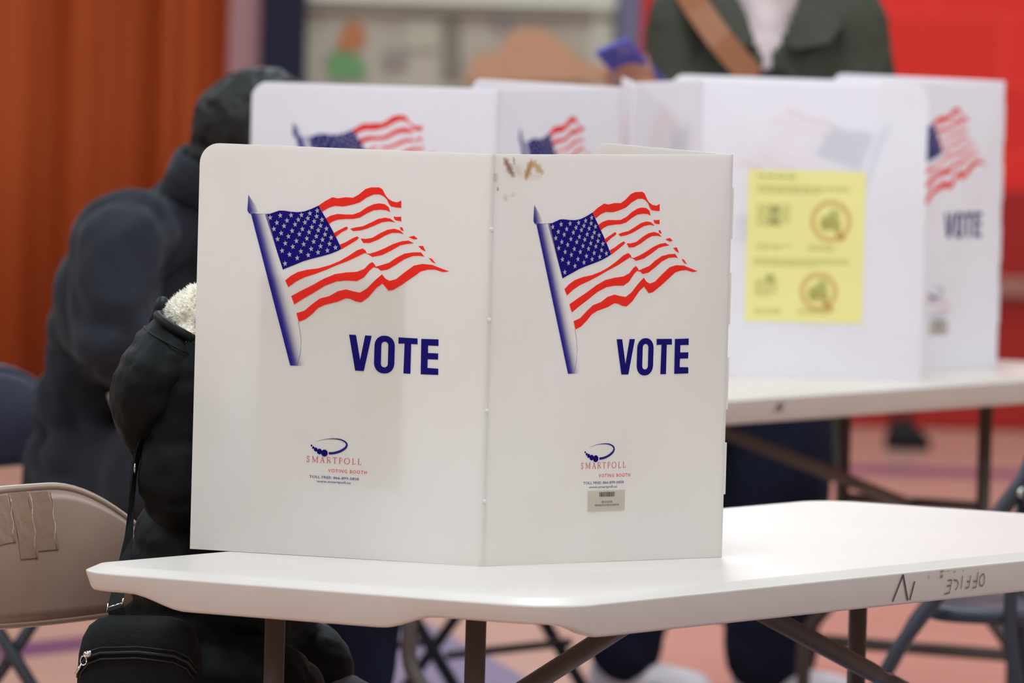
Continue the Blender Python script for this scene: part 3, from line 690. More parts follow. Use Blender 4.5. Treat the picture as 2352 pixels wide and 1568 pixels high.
# ------------------------------------------------------------------ folding chairs
def folding_chair(org, face, label, m, seat_y=(-.20,.20), tape=False, group='folding chairs', bw=.235, frame=None, upright=False):
    rz = math.atan2(face[1], face[0])-PI/2
    frame = frame or m
    t = empty('folding_chair', org, rz); tag(t, label, 'chair', group)
    # backrest: pressed metal, flat top falling away to the sides, rolled rim
    def prof(x):
        u = max(0, abs(x)-.055)/(bw-.055); return .797-.090*min(1,u)**2.1
    nx, nz = 28, 10
    def pt(i, j, off):
        x = -bw+2*bw*i/nx; zt = prof(x); zb = .628+.012*(1-(x/bw)**2)*-1
        z = zb+(zt-zb)*j/nz
        y = -.175-.045*(1-(x/bw)**2)-.03*(z-.62)/.19+.010*math.sin(PI*j/nz)
        return V3((x, y+off, z))
    bm = bmesh.new()
    g0 = [[bm.verts.new(pt(i,j,0)) for j in range(nz+1)] for i in range(nx+1)]
    g1 = [[bm.verts.new(pt(i,j,-.010)) for j in range(nz+1)] for i in range(nx+1)]
    for i in range(nx):
        for j in range(nz):
            bm.faces.new((g0[i][j],g0[i+1][j],g0[i+1][j+1],g0[i][j+1])); bm.faces.new((g1[i][j],g1[i][j+1],g1[i+1][j+1],g1[i+1][j]))
    for i in range(nx):
        bm.faces.new((g0[i][0],g1[i][0],g1[i+1][0],g0[i+1][0])); bm.faces.new((g0[i][nz],g0[i+1][nz],g1[i+1][nz],g1[i][nz]))
    for j in range(nz):
        bm.faces.new((g0[0][j],g0[0][j+1],g1[0][j+1],g1[0][j])); bm.faces.new((g0[nx][j],g1[nx][j],g1[nx][j+1],g0[nx][j+1]))
    rim = [pt(i,nz,-.005) for i in range(nx+1)]
    tube(bm, [pt(0,0,-.005)]+[pt(0,j,-.005) for j in range(3,nz)]+rim+[pt(nx,j,-.005) for j in range(nz-1,2,-1)]+[pt(nx,0,-.005)], .0068, 8)
    tube(bm, [pt(i,0,-.005) for i in range(nx+1)], .006, 8)
    b = obj('backrest', bm, m, t, smooth=True)
    if tape:
        for k, (xa, xb, ja, jb) in enumerate(((-.048,.0,5.4,9.75),(.0,.045,4.9,9.8),(.05,.10,6.2,9.7))):
            bm = bmesh.new(); n = 8; G = []
            for a in range(n+1):
                row = []
                for c in range(n+1):
                    x = xa+(xb-xa)*a/n; j = ja+(jb-ja)*c/n; i = (x+bw)/(2*bw)*nx
                    p = pt(i, j, 0); row.append(bm.verts.new(p+V3((0,.0012+.0006*math.sin(a*2.1+k)*math.sin(c*1.7),0))))
                G.append(row)
            for a in range(n):
                for c in range(n): bm.faces.new((G[a][c],G[a+1][c],G[a+1][c+1],G[a][c+1]))
            # a raised wrinkle of tape along one side
            j0, j1 = ja, jb
            tube(bm, [pt((xa+bw+.004*(q%2)-(.016*q/5))/(2*bw)*nx+.35, j0+(j1-j0)*q/5, .0016) for q in range(6)], .0011, 5)
            obj('tape', bm, TAPE, b, smooth=True)
    # seat pan
    bm = bmesh.new(); y0, y1 = seat_y; ym = (y0+y1)/2; ry = (y1-y0)/2
    def sec(z, k, cut=0): 
        o = []
        for j in range(40):
            a = 2*PI*j/40; ca, sa = math.cos(a), math.sin(a)
            o.append(V3((math.copysign(abs(ca)**.42, ca)*.195*k*(1-.06*sa*-1), ym+math.copysign(abs(sa)**.42, sa)*ry*k, z+.05*(sa*ry))))
        return o
    rings(bm, [sec(.432,.97), sec(.436,1.0), sec(.452,1.0), sec(.458,.97), sec(.452,.80)])
    obj('seat', bm, m, t, smooth=True)
    for s in (-1, 1):
        bm = bmesh.new(); tube(bm, [(s*.222,-.205,.765),(s*.222,-.165,.66),(s*.222,.02,.40),(s*.222,.22,.015)] if upright else arc_pts([(s*.222,-.198,.705),(s*.222,-.190,.58),(s*.222,-.13,.47),(s*.222,.22,.015)], .05), .0125); lg = obj('leg', bm, frame, t, smooth=True)
        bm = bmesh.new(); tube(bm, [(s*.222,.2205,.014),(s*.222,.2255,.0)], .0155); obj('foot_cap', bm, RUBBER, lg, smooth=True)
        bm = bmesh.new(); tube(bm, arc_pts([(s*.20,-.175,.665),(s*.20,-.152,.44),(s*.20,-.225,.015)], .06) if upright else [(s*.20,.10,.445),(s*.20,-.03,.26),(s*.20,-.22,.015)], .0115); lg = obj('leg', bm, frame, t, smooth=True)
        bm = bmesh.new(); tube(bm, [(s*.20,-.2195,.015),(s*.20,-.2295,.0)], .0145); obj('foot_cap', bm, RUBBER, lg, smooth=True)
        bm = bmesh.new(); tube(bm, [(s*.208,(-.172 if upright else .055),(.655 if upright else .36)),(s*.237,(-.172 if upright else .055),(.655 if upright else .36))], .009, 10); obj('rivet', bm, SILVER, t, smooth=True)
    bm = bmesh.new(); tube(bm, arc_pts([(-.222,.155,.14),(.222,.155,.14)], .02), .009); obj('crossbar', bm, frame, t, smooth=True)
    bm = bmesh.new(); tube(bm, [(-.20,-.135,.125),(.20,-.135,.125)], .009); obj('crossbar', bm, frame, t, smooth=True)
    return t
def at_table(org, e, n): return V3((org[0],org[1],0))+E_*e+N_*n
OF, OB = (.06604,11.60641), (-.062,15.58)
FN = -N_
ch = at_table(OF, .44, 1.09)-N_*.21
folding_chair(ch, FN, 'tan metal folding chair with clear tape on its backrest, at the near table', TANMETAL, tape=True, bw=.25)
ch = at_table(OB, .13, 1.09)-N_*.21
bc = folding_chair(ch, FN, 'blue metal folding chair behind the seated person in the charcoal fleece', BLUEMETAL, frame=NAVYMETAL)
bc.scale.z = .945
folding_chair((.70,15.45,0), (-1.0,.09), 'dark navy folding chair beyond the far end of the near table', NAVYMETAL, seat_y=(-.22,-.01), upright=True)
folding_chair((-.12,18.05,0), FN, 'black folding chair seen only as thin legs below the back table', BLACKMETAL)

# ------------------------------------------------------------------ people
def human_frame(org, face):
    return Matrix.Translation((org[0],org[1],0)) @ Matrix.Rotation(math.atan2(face[1],face[0])-PI/2, 4, 'Z')
def head_shape(bm, c, rot, s=1.0):
    q = lambda x,y,z: V3(c)+rot @ (V3((x,y,z))*s)
    def bl(x,y,z,a,b,d): blob(bm, q(x,y,z), (a*s,b*s,d*s), rot, 20, 14)
    bl(0,-.012,.035,.076,.095,.080)          # cranium
    bl(0,.018,-.02,.066,.076,.080)           # face
    bl(0,.032,-.082,.040,.048,.032)          # jaw and chin
    bl(0,.078,.012,.052,.016,.012)           # brow
    capsule(bm, q(0,.088,.008), q(0,.106,-.030), .010*s, .013*s, 10)   # nose
    bl(-.012,.098,-.033,.009,.010,.007); bl(.012,.098,-.033,.009,.010,.007)
    bl(0,.086,-.058,.023,.009,.005); bl(0,.084,-.068,.020,.010,.0055)   # lips
    for e in (-1,1):
        bl(e*.036,.066,-.026,.022,.020,.018)  # cheek
        bl(e*.076,-.004,-.006,.008,.018,.030) # ear
def eyes(c, rot, parent):
    for e in (-1,1):
        bm = bmesh.new(); blob(bm, V3(c)+rot @ V3((e*.031,.074,-.003)), (.0125,.0125,.0125)); obj('eye', bm, EYE, parent, smooth=True)
def hand_shape(bm, wrist, f, n, side, curl=.5, spread=.0):
    """palm, four unequal bent fingers and a thumb leaving the side of the palm; side = vector to the thumb"""
    f = V3(f).normalized(); n = (V3(n)-f*f.dot(V3(n))).normalized(); s = V3(side); s = (s-f*f.dot(s)-n*n.dot(s)).normalized()
    w = V3(wrist)
    rot = Matrix((s, f, n)).transposed()
    blob(bm, w+f*.052, (.042,.054,.016), rot, 20, 12); capsule(bm, w-f*.03, w+f*.02, .027, .028, 12)
    for i, L in enumerate((.072,.080,.074,.058)):
        b = w+f*(.094-.004*abs(i-1.2))+s*(.031-.0205*i); d = (f+s*spread*(1.5-i)*.2).normalized()
        p = b-d*.02; a = 0
        for k, fr in enumerate((.46,.30,.24)):
            a += curl*(.55,1.0,.8)[k]
            dd = (d*math.cos(a)+n*math.sin(a)).normalized()
            q = p+dd*(L*fr+(.02 if k == 0 else 0)); r = .0088-.0008*k-.0004*i
            capsule(bm, p, q, r, r-.0006, 10); p = q
    p = w+f*.028+s*.030; d = (f*.62+s*.62+n*.45).normalized(); q = p+d*.040; capsule(bm, p, q, .0125, .0105, 10)
    d2 = (f*.85+s*.1+n*.55).normalized(); r = q+d2*.030; capsule(bm, q, r, .0105, .0092, 10); capsule(bm, r, r+d2*.022, .0092, .008, 10)
def arm(bm, sh, el, wr, a, b, c):
    capsule(bm, sh, el, a, b); capsule(bm, el, wr, b, c)
def body(name, mt, sk, label, m=SKIN):
    bm = bmesh.new()
    blob(bm, sk['pelvis'], (.155,.105,.10)); blob(bm, sk['waist'], (.122,.078,.13)); blob(bm, sk['chest'], (.155,.105,.15))
    capsule(bm, sk['pelvis'], sk['waist'], .078, .072); capsule(bm, sk['waist'], sk['chest'], .072, .092)
    capsule(bm, sk['shoulder_r'], sk['shoulder_l'], .058, .058)
    capsule(bm, sk['neck'], sk['head']-sk['hrot'] @ V3((0,.01,.04)), .058, .052)
    capsule(bm, V3(sk['chest'])+V3((0,-.01,.06)), sk['neck'], .085, .058)
    head_shape(bm, sk['head'], sk['hrot'])
    for s in 'rl':
        arm(bm, sk['shoulder_'+s], sk['elbow_'+s], sk['wrist_'+s], .048, .038, .026)
        h = sk['hand_'+s]; hand_shape(bm, sk['wrist_'+s], *h)
        capsule(bm, sk['hip_'+s], sk['knee_'+s], .054, .044); capsule(bm, sk['knee_'+s], sk['ankle_'+s], .044, .034)
        a = V3(sk['ankle_'+s]); tdir = V3(sk['toe_'+s]).normalized()
        capsule(bm, a+V3((0,0,-.035))-tdir*.03, a+V3((0,0,-.045))+tdir*.15, .034, .028)
    o = fuse(name, bm, m, voxel=.0065, smooth=3); o.matrix_world = mt
    tag(o, label, 'person', 'voters')
    bpy.context.view_layer.update()
    eyes(sk['head'], sk['hrot'], o)
    return o
def shoe(bm, a, tdir, s=1.0):
    a = V3(a); f = V3(tdir).normalized(); r = f.cross(V3((0,0,1))); rot = Matrix((r, f, V3((0,0,1)))).transposed()
    capsule(bm, a+V3((0,0,-.03))-f*.035, a+V3((0,0,-.047))+f*.155, .046*s, .040*s); blob(bm, a+f*.06+V3((0,0,-.068)), (.050*s,.145*s,.018), rot); capsule(bm, a+V3((0,0,-.04)), a+V3((0,0,.03)), .05*s, .05*s)
def wrinkle(sc, amp, stretch=(1,1,1), off=0):
    def fn(c, n):
        p = V3((c.x*stretch[0]*sc+off, c.y*stretch[1]*sc, c.z*stretch[2]*sc))
        a = noise.noise(p); b = noise.noise(p*2.3+V3((5,1,2)))
        return amp*(a*.8+(.35-abs(b))*.6)
    return fn
def rotm(yaw=0, pitch=0, roll=0): return Matrix.Rotation(R(yaw),3,'Z') @ Matrix.Rotation(R(pitch),3,'X') @ Matrix.Rotation(R(roll),3,'Y')
def rv(m, v): return m.inverted() @ V3(v)

# --- person in the black padded coat, seated at the near table, facing the table
O1 = at_table(OF, .60, .918); M1 = human_frame(O1, FN); I1 = M1.inverted()
sk = dict(pelvis=V3((0,0,.575)), waist=V3((0,.02,.70)), chest=V3((0,.06,.88)), neck=V3((0,.10,1.02)), head=V3((-.01,.185,1.115)), hrot=rotm(0,-28),
  shoulder_r=V3((.155,.075,.965)), shoulder_l=V3((-.155,.075,.965)), elbow_r=V3((.175,.06,.805)), elbow_l=V3((-.23,.20,.80)), wrist_r=V3((.06,.27,.795)), wrist_l=V3((-.10,.36,.79)),
  hand_r=((-.25,1,-.12),(0,-.1,-1),(-1,.2,0),.55), hand_l=((.3,1,-.12),(0,-.1,-1),(1,.2,0),.25),
  hip_r=V3((.09,.02,.515)), hip_l=V3((-.09,.02,.505)), knee_r=V3((.11,.41,.385)), knee_l=V3((-.11,.41,.385)), ankle_r=V3((.12,.42,.085)), ankle_l=V3((-.12,.40,.085)), toe_r=V3((.1,1,0)), toe_l=V3((-.1,1,0)))
p1 = body('person', M1, sk, 'person in a black hooded coat seated behind the nearest booth')
bm = bmesh.new()
blob(bm, (0,.0,.580), (.185,.128,.112)); blob(bm, (0,.02,.70), (.172,.118,.15)); blob(bm, (0,.05,.86), (.185,.128,.17)); capsule(bm, (.145,.075,.955), (-.145,.075,.955), .082, .082)
capsule(bm, (0,.05,.92), (0,.09,1.03), .105, .075)
for s in (1,-1):
    arm(bm, V3((s*.150,.070,.955)), V3((.172,.055,.815)) if s > 0 else V3((-.235,.19,.808)), V3((.075,.25,.80)) if s > 0 else V3((-.115,.34,.795)), .070, .058, .044)
    capsule(bm, (s*.085,.02,.555), (s*.092,.15,.525) if s > 0 else (-.085,.075,.548), .088, .084)
def quilt(c, n):
    band = (c.z*1.0+.25*c.x)/.085; fr = abs((band % 1)-.5)*2
    return -.006*(fr**6) + wrinkle(16,.007)(c,n)
coat = fuse('coat', bm, COATBLACK, p1, voxel=.0085, smooth=3, fn=quilt)
# hood hanging down the back
def wpt(px, py, Y): return W(px, py, Y)
def hood_secs(lst):
    rs = []
    for yy, xl, xr, ry, tilt, Y in lst:
        a, b = wpt(xl, yy, Y), wpt(xr, yy, Y); c = (a+b)/2; rx = (b.x-a.x)/2; ring = []
        for j in range(28):
            an = 2*PI*j/28; x = math.cos(an)*rx; y = math.sin(an)*ry
            ring.append(c+V3((x, y, -tilt*x)))
        rs.append(ring)
    return rs
bm = bmesh.new()
rings(bm, hood_secs([(764,362,500,.085,.52,12.48),(800,322,500,.10,.45,12.47),(840,286,486,.108,.34,12.47),(885,260,468,.108,.22,12.47),(925,252,448,.10,.10,12.475),(960,258,426,.09,0,12.48),(1000,276,398,.072,-.1,12.485),(1035,298,366,.045,-.2,12.49),(1058,312,336,.016,-.2,12.49)]))
hood = fuse('hood', bm, COATBLACK, p1, voxel=.0065, smooth=3, fn=wrinkle(26,.005,(1,1,1.6)), world=True)
bm = bmesh.new(); rim = hood_secs([(762,361,502,.088,.52,12.478)])[0]
tube(bm, rim+[rim[0]], .0065, 8); rim2 = hood_secs([(792,330,502,.101,.46,12.472)])[0]; tube(bm, rim2+[rim2[0]], .0012, 6)
o = obj('hood_rim', bm, COATBLACK, hood, smooth=True); o.data.transform(p1.matrix_world.inverted())
bm = bmesh.new(); ca = wpt(372,712,12.57); cb = wpt(392,742,12.57); blob(bm, ca, (.012,.03,.020)); blob(bm, cb, (.018,.045,.022)); capsule(bm, wpt(378,694,12.57), wpt(360,738,12.56), .008, .012)
fuse('hood_back', bm, COATBLACK, p1, voxel=.005, smooth=2, world=True)
bm = bmesh.new()
blob(bm, wpt(454,734,12.49), (.046,.075,.042)); blob(bm, wpt(478,720,12.47), (.044,.07,.040)); blob(bm, wpt(447,772,12.46), (.030,.07,.022)); blob(bm, wpt(500,772,12.44), (.034,.07,.026))
lining = fuse('hood_lining', bm, SHERPA, p1, voxel=.005, smooth=2, fn=lambda c,n: .006*noise.noise(c*38)+.003*noise.noise(c*85), world=True)
# fleece pile: short curled tufts, one mesh
bm = bmesh.new(); rnd = random.Random(11); lm = lining.data
fs = [p for p in lm.polygons]
for k in range(9000):
    f = fs[rnd.randrange(len(fs))]; c = lm.vertices[f.vertices[0]].co.lerp(lm.vertices[f.vertices[2]].co, rnd.random()); n = f.normal.copy()
    d = (n*.55+V3((rnd.uniform(-1,1),rnd.uniform(-1,1),rnd.uniform(-1,.6)))*.6).normalized(); s = n.cross(d); s = s.normalized() if s.length > 1e-4 else V3((1,0,0)); q = d.cross(s)
    L = rnd.uniform(.0035,.0065); r = .0008; b = [bm.verts.new(c-n*.001+s*r), bm.verts.new(c-n*.001-s*r*.6+q*r), bm.verts.new(c-n*.001-s*r*.6-q*r)]; e = bm.verts.new(c+d*L+n*.001)
    for i in range(3): bm.faces.new((b[i], b[(i+1)%3], e))
o = obj('fleece_pile', bm, SHERPA, lining, smooth=True); o['kind'] = 'stuff'
bm = bmesh.new()
for s in (1,-1):
    capsule(bm, (s*.09,.08,.532 if s > 0 else .524), (s*.11,.41,.385), .060, .052); capsule(bm, (s*.11,.41,.385), (s*.12,.42,.13), .052, .050)
fuse('trousers', bm, GREYDENIM, p1, voxel=.009, smooth=3, fn=wrinkle(18,.006))
for s in 'rl':
    bm = bmesh.new(); shoe(bm, sk['ankle_'+s], sk['toe_'+s]); fuse('shoe', bm, BLACKCLOTH, p1, voxel=.007)
bm = bmesh.new(); q = sk['hrot']; blob(bm, sk['head']+q @ V3((0,-.022,.048)), (.090,.105,.088), q); blob(bm, sk['head']+q @ V3((0,-.06,-.03)), (.078,.055,.085), q)
fuse('hair', bm, HAIRB, p1, voxel=.006, smooth=2, fn=lambda c,n: .006*noise.noise(c*30))

# --- shoulder bag resting on the tan chair seat beside that person
cb = V3((-.485,12.285,.4635)); bag = empty('shoulder_bag', cb, R(-4)); tag(bag, 'black zipped shoulder bag beside the seated person in the black coat', 'bag')
bm = bmesh.new()
hw, hd, hz = .083, .036, .188
def bagsec(z, kx, ky, cx=0): return ((cx,0,z), hw*kx, hd*ky)
loft(bm, [bagsec(0,.86,.7),bagsec(.008,.93,.9),bagsec(.05,.99,1.05),bagsec(.10,1.0,1.08),bagsec(.135,.985,1.04),bagsec(.158,.93,.95),bagsec(.174,.83,.82),bagsec(.184,.68,.62),bagsec(.188,.5,.35)], seg=48, power=4.2)
bb = obj('bag_body', bm, BAGBLACK, bag, smooth=True)
yf = -hd*1.06-.004
arc = [(-.0815,.105,-.020),(-.078,.120,-.030),(-.068,.133,-.037),(-.05,.140,-.0395),(0,.143,-.041),(.05,.139,-.0395),(.068,.131,-.037),(.078,.116,-.030)]
bm = bmesh.new(); tube(bm, [(x,y,z) for x,z,y in arc], .0022, 8); tube(bm, [(x*.97,y-.0005,z-.008) for x,z,y in arc], .0014, 6); tube(bm, [(x*1.0,y+.001,z+.007) for x,z,y in arc], .0012, 6); obj('zipper', bm, BLACKMETAL, bag, smooth=True)
bm = bmesh.new(); tube(bm, [(-.06,-.0425,.082),(.06,-.0425,.082)], .0022, 8); obj('zipper', bm, BLACKMETAL, bag, smooth=True)
def puller(name, p, d, s=1.0):
    p = V3(p); d = V3(d).normalized()
    bm = bmesh.new(); blob(bm, p, (.0058*s,.0036*s,.0048*s), u=14, v=10)
    c = p+d*.0095*s; ring = [c+V3((math.cos(2*PI*k/14)*.0042*s, -.0025, math.sin(2*PI*k/14)*.0062*s)) for k in range(14)]; tube(bm, ring+[ring[0]], .0010*s, 6)
    tube(bm, [c+d*.005*s+V3((0,-.0025,0)), c+d*.021*s+V3((0,-.003,0))], .0018*s, 8); box(bm, p+V3((.004*s,-.002,.002*s)), (.003*s,.004*s,.006*s))
    obj(name, bm, SILVER, bag, smooth=True)
puller('zipper_pull', (-.0665,-.043,.138), (-.55,0,-1)); puller('zipper_pull', (-.048,-.046,.081), (.35,0,-1))
# strap: flat webbing up to the shoulder, with a metal slider and snap
def L_(p): return bag.matrix_world.inverted() @ p
bpy.context.view_layer.update()
def ribbon(name, pts, widths, m, th=.0016, parent=bag):
    bm = bmesh.new(); vs = []
    for p, wv in zip(pts, widths):
        wv = V3(wv); n = V3((0,1,0)) if abs(wv.normalized().y) < .9 else V3((1,0,0)); n = n*th
        vs.append([bm.verts.new(q) for q in (p-wv-n, p+wv-n, p+wv+n, p-wv+n)])
    for a, b in zip(vs, vs[1:]):
        for i in range(4): bm.faces.new((a[i],a[(i+1)%4],b[(i+1)%4],b[i]))
    bm.faces.new(vs[0][::-1]); bm.faces.new(vs[-1]); return obj(name, bm, m, parent, smooth=False)
sp = [wpt(272,1416,12.29), wpt(266,1398,12.29), wpt(266,1382,12.30), wpt(275,1335,12.33), wpt(286,1288,12.36), wpt(296,1230,12.38), wpt(302,1160,12.40), wpt(307,1090,12.42), wpt(316,1040,12.43), wpt(350,960,12.42)]
sw = [(.0115,0,.0036),(.0105,0,.0034),(.0095,0,.003),(.0085,.001,0),(.0072,.002,0),(.005,.004,0),(.003,.006,0),(.0022,.007,0),(.003,.007,0),(.006,.006,0)]
ribbon('strap', [L_(p) for p in sp], sw, BAGBLACK)
a, b = L_(wpt(250,1394,12.285)), L_(wpt(281,1384,12.285)); a.y -= .003; b.y -= .003
bm = bmesh.new(); tube(bm, [a,b], .0011, 8); tube(bm, [a+V3((-.0010,0,.0052)), a+V3((-.0016,0,-.0062))], .0011, 8); tube(bm, [b+V3((.0018,0,.0066)), b+V3((-.0006,0,-.0048))], .0011, 8); obj('buckle', bm, SILVER, bag, smooth=True)
bm = bmesh.new(); blob(bm, L_(wpt(310,1075,12.40)), (.0016,.004,.0072), u=12, v=8); obj('snap', bm, SILVER, bag, smooth=True)

# --- person in charcoal fleece, seated at the back table and bent over it
O2 = at_table(OB, .18, .868); M2 = human_frame(O2, FN)
def fleece_fold(c, n):
    a = noise.noise(V3(((c.x*.8+c.z*.6)*13, c.y*5, (c.z*.8-c.x*.6)*4)))
    return -.020*max(0, .28-abs(a))/.28+.008
sk = dict(pelvis=V3((0,.0,.575)), waist=V3((0,-.008,.72)), chest=V3((0,.085,.90)), neck=V3((0,.19,1.07)), head=V3((-.005,.305,1.135)), hrot=rotm(-6,-42),
  shoulder_r=V3((.18,.14,1.0)), shoulder_l=V3((-.18,.16,1.0)), elbow_r=V3((.25,.19,.83)), elbow_l=V3((-.26,.30,.83)), wrist_r=V3((.06,.34,.80)), wrist_l=V3((-.12,.46,.795)),
  hand_r=((-.3,1,-.12),(0,-.1,-1),(-1,.2,0),.6), hand_l=((.3,1,-.12),(0,-.1,-1),(1,.2,0),.2),
  hip_r=V3((.10,.02,.55)), hip_l=V3((-.10,.02,.55)), knee_r=V3((.15,.47,.53)), knee_l=V3((-.12,.48,.53)), ankle_r=V3((.15,.44,.085)), ankle_l=V3((-.12,.46,.085)), toe_r=V3((.1,1,0)), toe_l=V3((-.1,1,0)))
p2 = body('person', M2, sk, 'person with black hair in a charcoal fleece bent over the back table')
bm = bmesh.new()
blob(bm, (0,.0,.578), (.190,.142,.111)); blob(bm, (0,-.004,.72), (.172,.100,.16)); blob(bm, (0,.082,.88), (.195,.125,.165)); blob(bm, (.115,.095,.90), (.115,.098,.15)); blob(bm, (.05,.085,.985), (.165,.098,.105)); blob(bm, (0,.010,.81), (.172,.105,.13)); capsule(bm, (.165,.135,.995), (-.165,.145,.995), .090, .090)
capsule(bm, (0,.10,.93), (0,.17,1.05), .125, .085); capsule(bm, (0,.165,1.05), (0,.20,1.10), .080, .074)
for s, el, wr in ((1,V3((.255,.185,.832)),V3((.075,.325,.805))), (-1,V3((-.265,.29,.832)),V3((-.135,.44,.80)))):
    arm(bm, V3((s*.185,.135,.985)), el, wr, .086, .074, .052)
for s in (1,-1): capsule(bm, (s*.10,.03,.575), (s*.125,.21,.560), .112, .098)
fl = fuse('fleece_jacket', bm, FLEECE, p2, voxel=.010, smooth=14, fn=lambda c,n: wrinkle(8,.012,(1,1,.6),3)(c,n)+fleece_fold(c,n))
bm = bmesh.new(); ring = []
hq = rotm(0,-22)
for k in range(25):
    a = 2*PI*k/24; ring.append(V3((0,.205,1.092))+hq @ V3((math.cos(a)*.080, math.sin(a)*.078, .012)))
cc = sum(ring, V3())/len(ring); up_ = hq @ V3((0,0,1))
rings(bm, [[cc+(p-cc)*k+up_*h for p in ring[:-1]] for k, h in ((1.10,-.035),(1.10,.0),(1.05,.030),(1.0,.036),(.93,.030),(.93,-.03))]); obj('collar', bm, FLEECE, fl, smooth=True)
bm = bmesh.new()
for s in (1,-1):
    kx = .15 if s > 0 else -.12
    capsule(bm, (s*.10,.06,.55), (kx,.475,.535), .092, .078); capsule(bm, (kx,.475,.535), (kx,.445,.10), .074, .058)
fuse('trousers', bm, NAVYCLOTH, p2, voxel=.010, smooth=3, fn=wrinkle(15,.008))
for s in 'rl':
    bm = bmesh.new(); shoe(bm, sk['ankle_'+s], sk['toe_'+s]); fuse('shoe', bm, BLACKCLOTH, p2, voxel=.007)
bm = bmesh.new(); q = sk['hrot']
blob(bm, sk['head']+q @ V3((0,-.035,.050)), (.098,.122,.104), q); blob(bm, sk['head']+q @ V3((0,-.085,.02)), (.088,.080,.095), q); blob(bm, sk['head']+q @ V3((0,-.07,-.05)), (.078,.060,.06), q); blob(bm, sk['head']+q @ V3((.0,.03,.078)), (.082,.06,.055), q)
for e in (-1,1): blob(bm, sk['head']+q @ V3((e*.062,-.02,-.01)), (.026,.06,.06), q)
fuse('hair', bm, HAIR, p2, voxel=.006, smooth=1, fn=lambda c,n: .005*noise.noise(c*24)+.005*noise.noise(c*70))

# --- person standing behind the back table in a long olive parka, phone in the raised right hand
O3 = V3((.43,18.32,0)); M3 = human_frame(O3, (0,-1))
sk = dict(pelvis=V3((-.02,0,.93)), waist=V3((-.035,0,1.08)), chest=V3((-.06,0,1.27)), neck=V3((-.065,.0,1.43)), head=V3((-.065,.045,1.565)), hrot=rotm(4,-14),
  shoulder_r=V3((.10,0,1.385)), shoulder_l=V3((-.23,0,1.385)), elbow_r=V3((.135,.01,1.13)), elbow_l=V3((-.272,-.01,1.12)), wrist_r=V3((.17,.20,1.19)), wrist_l=V3((-.26,.10,.90)),
  hand_r=((.30,.72,.62),(.1,-.62,.78),(1,0,0),.55), hand_l=((0,.25,-1),(1,0,0),(0,1,.2),.4),
  hip_r=V3((.08,0,.90)), hip_l=V3((-.11,0,.90)), knee_r=V3((.14,.06,.50)), knee_l=V3((-.11,.06,.50)), ankle_r=V3((.185,.0,.09)), ankle_l=V3((-.10,.0,.09)), toe_r=V3((-.85,.5,0)), toe_l=V3((-.85,.5,0)))
p3 = body('person', M3, sk, 'person standing in an olive parka holding up a blue phone behind the back table')
bm = bmesh.new(); blob(bm, (-.06,.0,1.25), (.150,.115,.18)); blob(bm, (-.035,0,1.06), (.145,.112,.16)); capsule(bm, (-.06,.01,1.33), (-.065,.005,1.45), .09, .072)
fuse('jumper', bm, PINKCLOTH, p3, voxel=.010, smooth=3, fn=wrinkle(14,.005))
bm = bmesh.new(); blob(bm, (-.062,-.012,1.25), (.178,.130,.20)); blob(bm, (-.04,-.01,1.06), (.172,.130,.17)); capsule(bm, (.085,-.005,1.375), (-.215,-.005,1.375), .078, .078)
capsule(bm, (-.062,-.03,1.33), (-.065,-.03,1.43), .105, .085)
arm(bm, V3((.10,0,1.37)), V3((.128,.01,1.13)), V3((.16,.16,1.185)), .072, .062, .046); arm(bm, V3((-.225,0,1.37)), V3((-.268,-.01,1.12)), V3((-.26,.09,.92)), .074, .064, .048)
jk = fuse('parka', bm, OLIVE, p3, voxel=.009, smooth=3, fn=lambda c,n: wrinkle(11,.012,(1,1,.7),8)(c,n))
# open the front of the parka: a V at the neck and a slit to the hem
bm = bmesh.new(); bm.from_mesh(jk.data)
def opened(c):
    if c.y < .02: return False
    half = .012+max(0,(c.z-1.31))*.50
    return abs(c.x+.058) < half
bmesh.ops.delete(bm, geom=[f for f in bm.faces if opened(f.calc_center_median())], context='FACES')
bm.to_mesh(jk.data); bm.free()
s_ = jk.modifiers.new('s', 'SOLIDIFY'); s_.thickness = .004; s_.offset = 1
# lapel collar
for s in (-1, 1):
    bm = bmesh.new(); A_ = []
    for k, (x0, x1, y0, z0, z1) in enumerate(((.045,.085,-.075,1.475,1.435),(.075,.125,.0,1.47,1.415),(.070,.145,.085,1.43,1.372),(.045,.118,.120,1.385,1.335),(.030,.050,.132,1.335,1.322))):
        A_.append([V3((-.062+s*x0, y0, z0)), V3((-.062+s*x1, y0+.012, z1)), V3((-.062+s*x1, y0+.004, z1-.004)), V3((-.062+s*x0, y0-.008, z0-.004))])
    rings(bm, A_); obj('collar', bm, OLIVE, jk, smooth=False, bevel=.003)
# fishtail skirt: sides end at the thigh, the back drops lower between the legs
bm = bmesh.new(); nA, nZ = 40, 16; G = []
for i in range(nA+1):
    a = R(102)+R(318)*i/nA; row = []
    bk = max(0, -math.sin(a)); hem = .46-.30*sm(.72,.98,bk)+.10*sm(.3,.95,math.sin(a))
    for j in range(nZ+1):
        z = 1.02+(hem-1.02)*j/nZ; k = (1.02-z)/.86
        rx = .168+.05*sm(0,.5,k)-.10*sm(.6,1,k); ry = .128+.035*k
        w_ = .008*math.sin(a*9+2*k)*sm(.1,.8,k)
        row.append(V3((-.035+.01*k+(rx+w_)*math.cos(a), -.01+(ry+w_)*math.sin(a), z)))
    G.append(row)
vs = [[bm.verts.new(p) for p in r] for r in G]
for a, b in zip(vs, vs[1:]):
    for j in range(nZ): bm.faces.new((a[j],a[j+1],b[j+1],b[j]))
o = obj('parka_skirt', bm, OLIVE, jk, smooth=True, fix=False); s_ = o.modifiers.new('s','SOLIDIFY'); s_.thickness = .008
bm = bmesh.new()
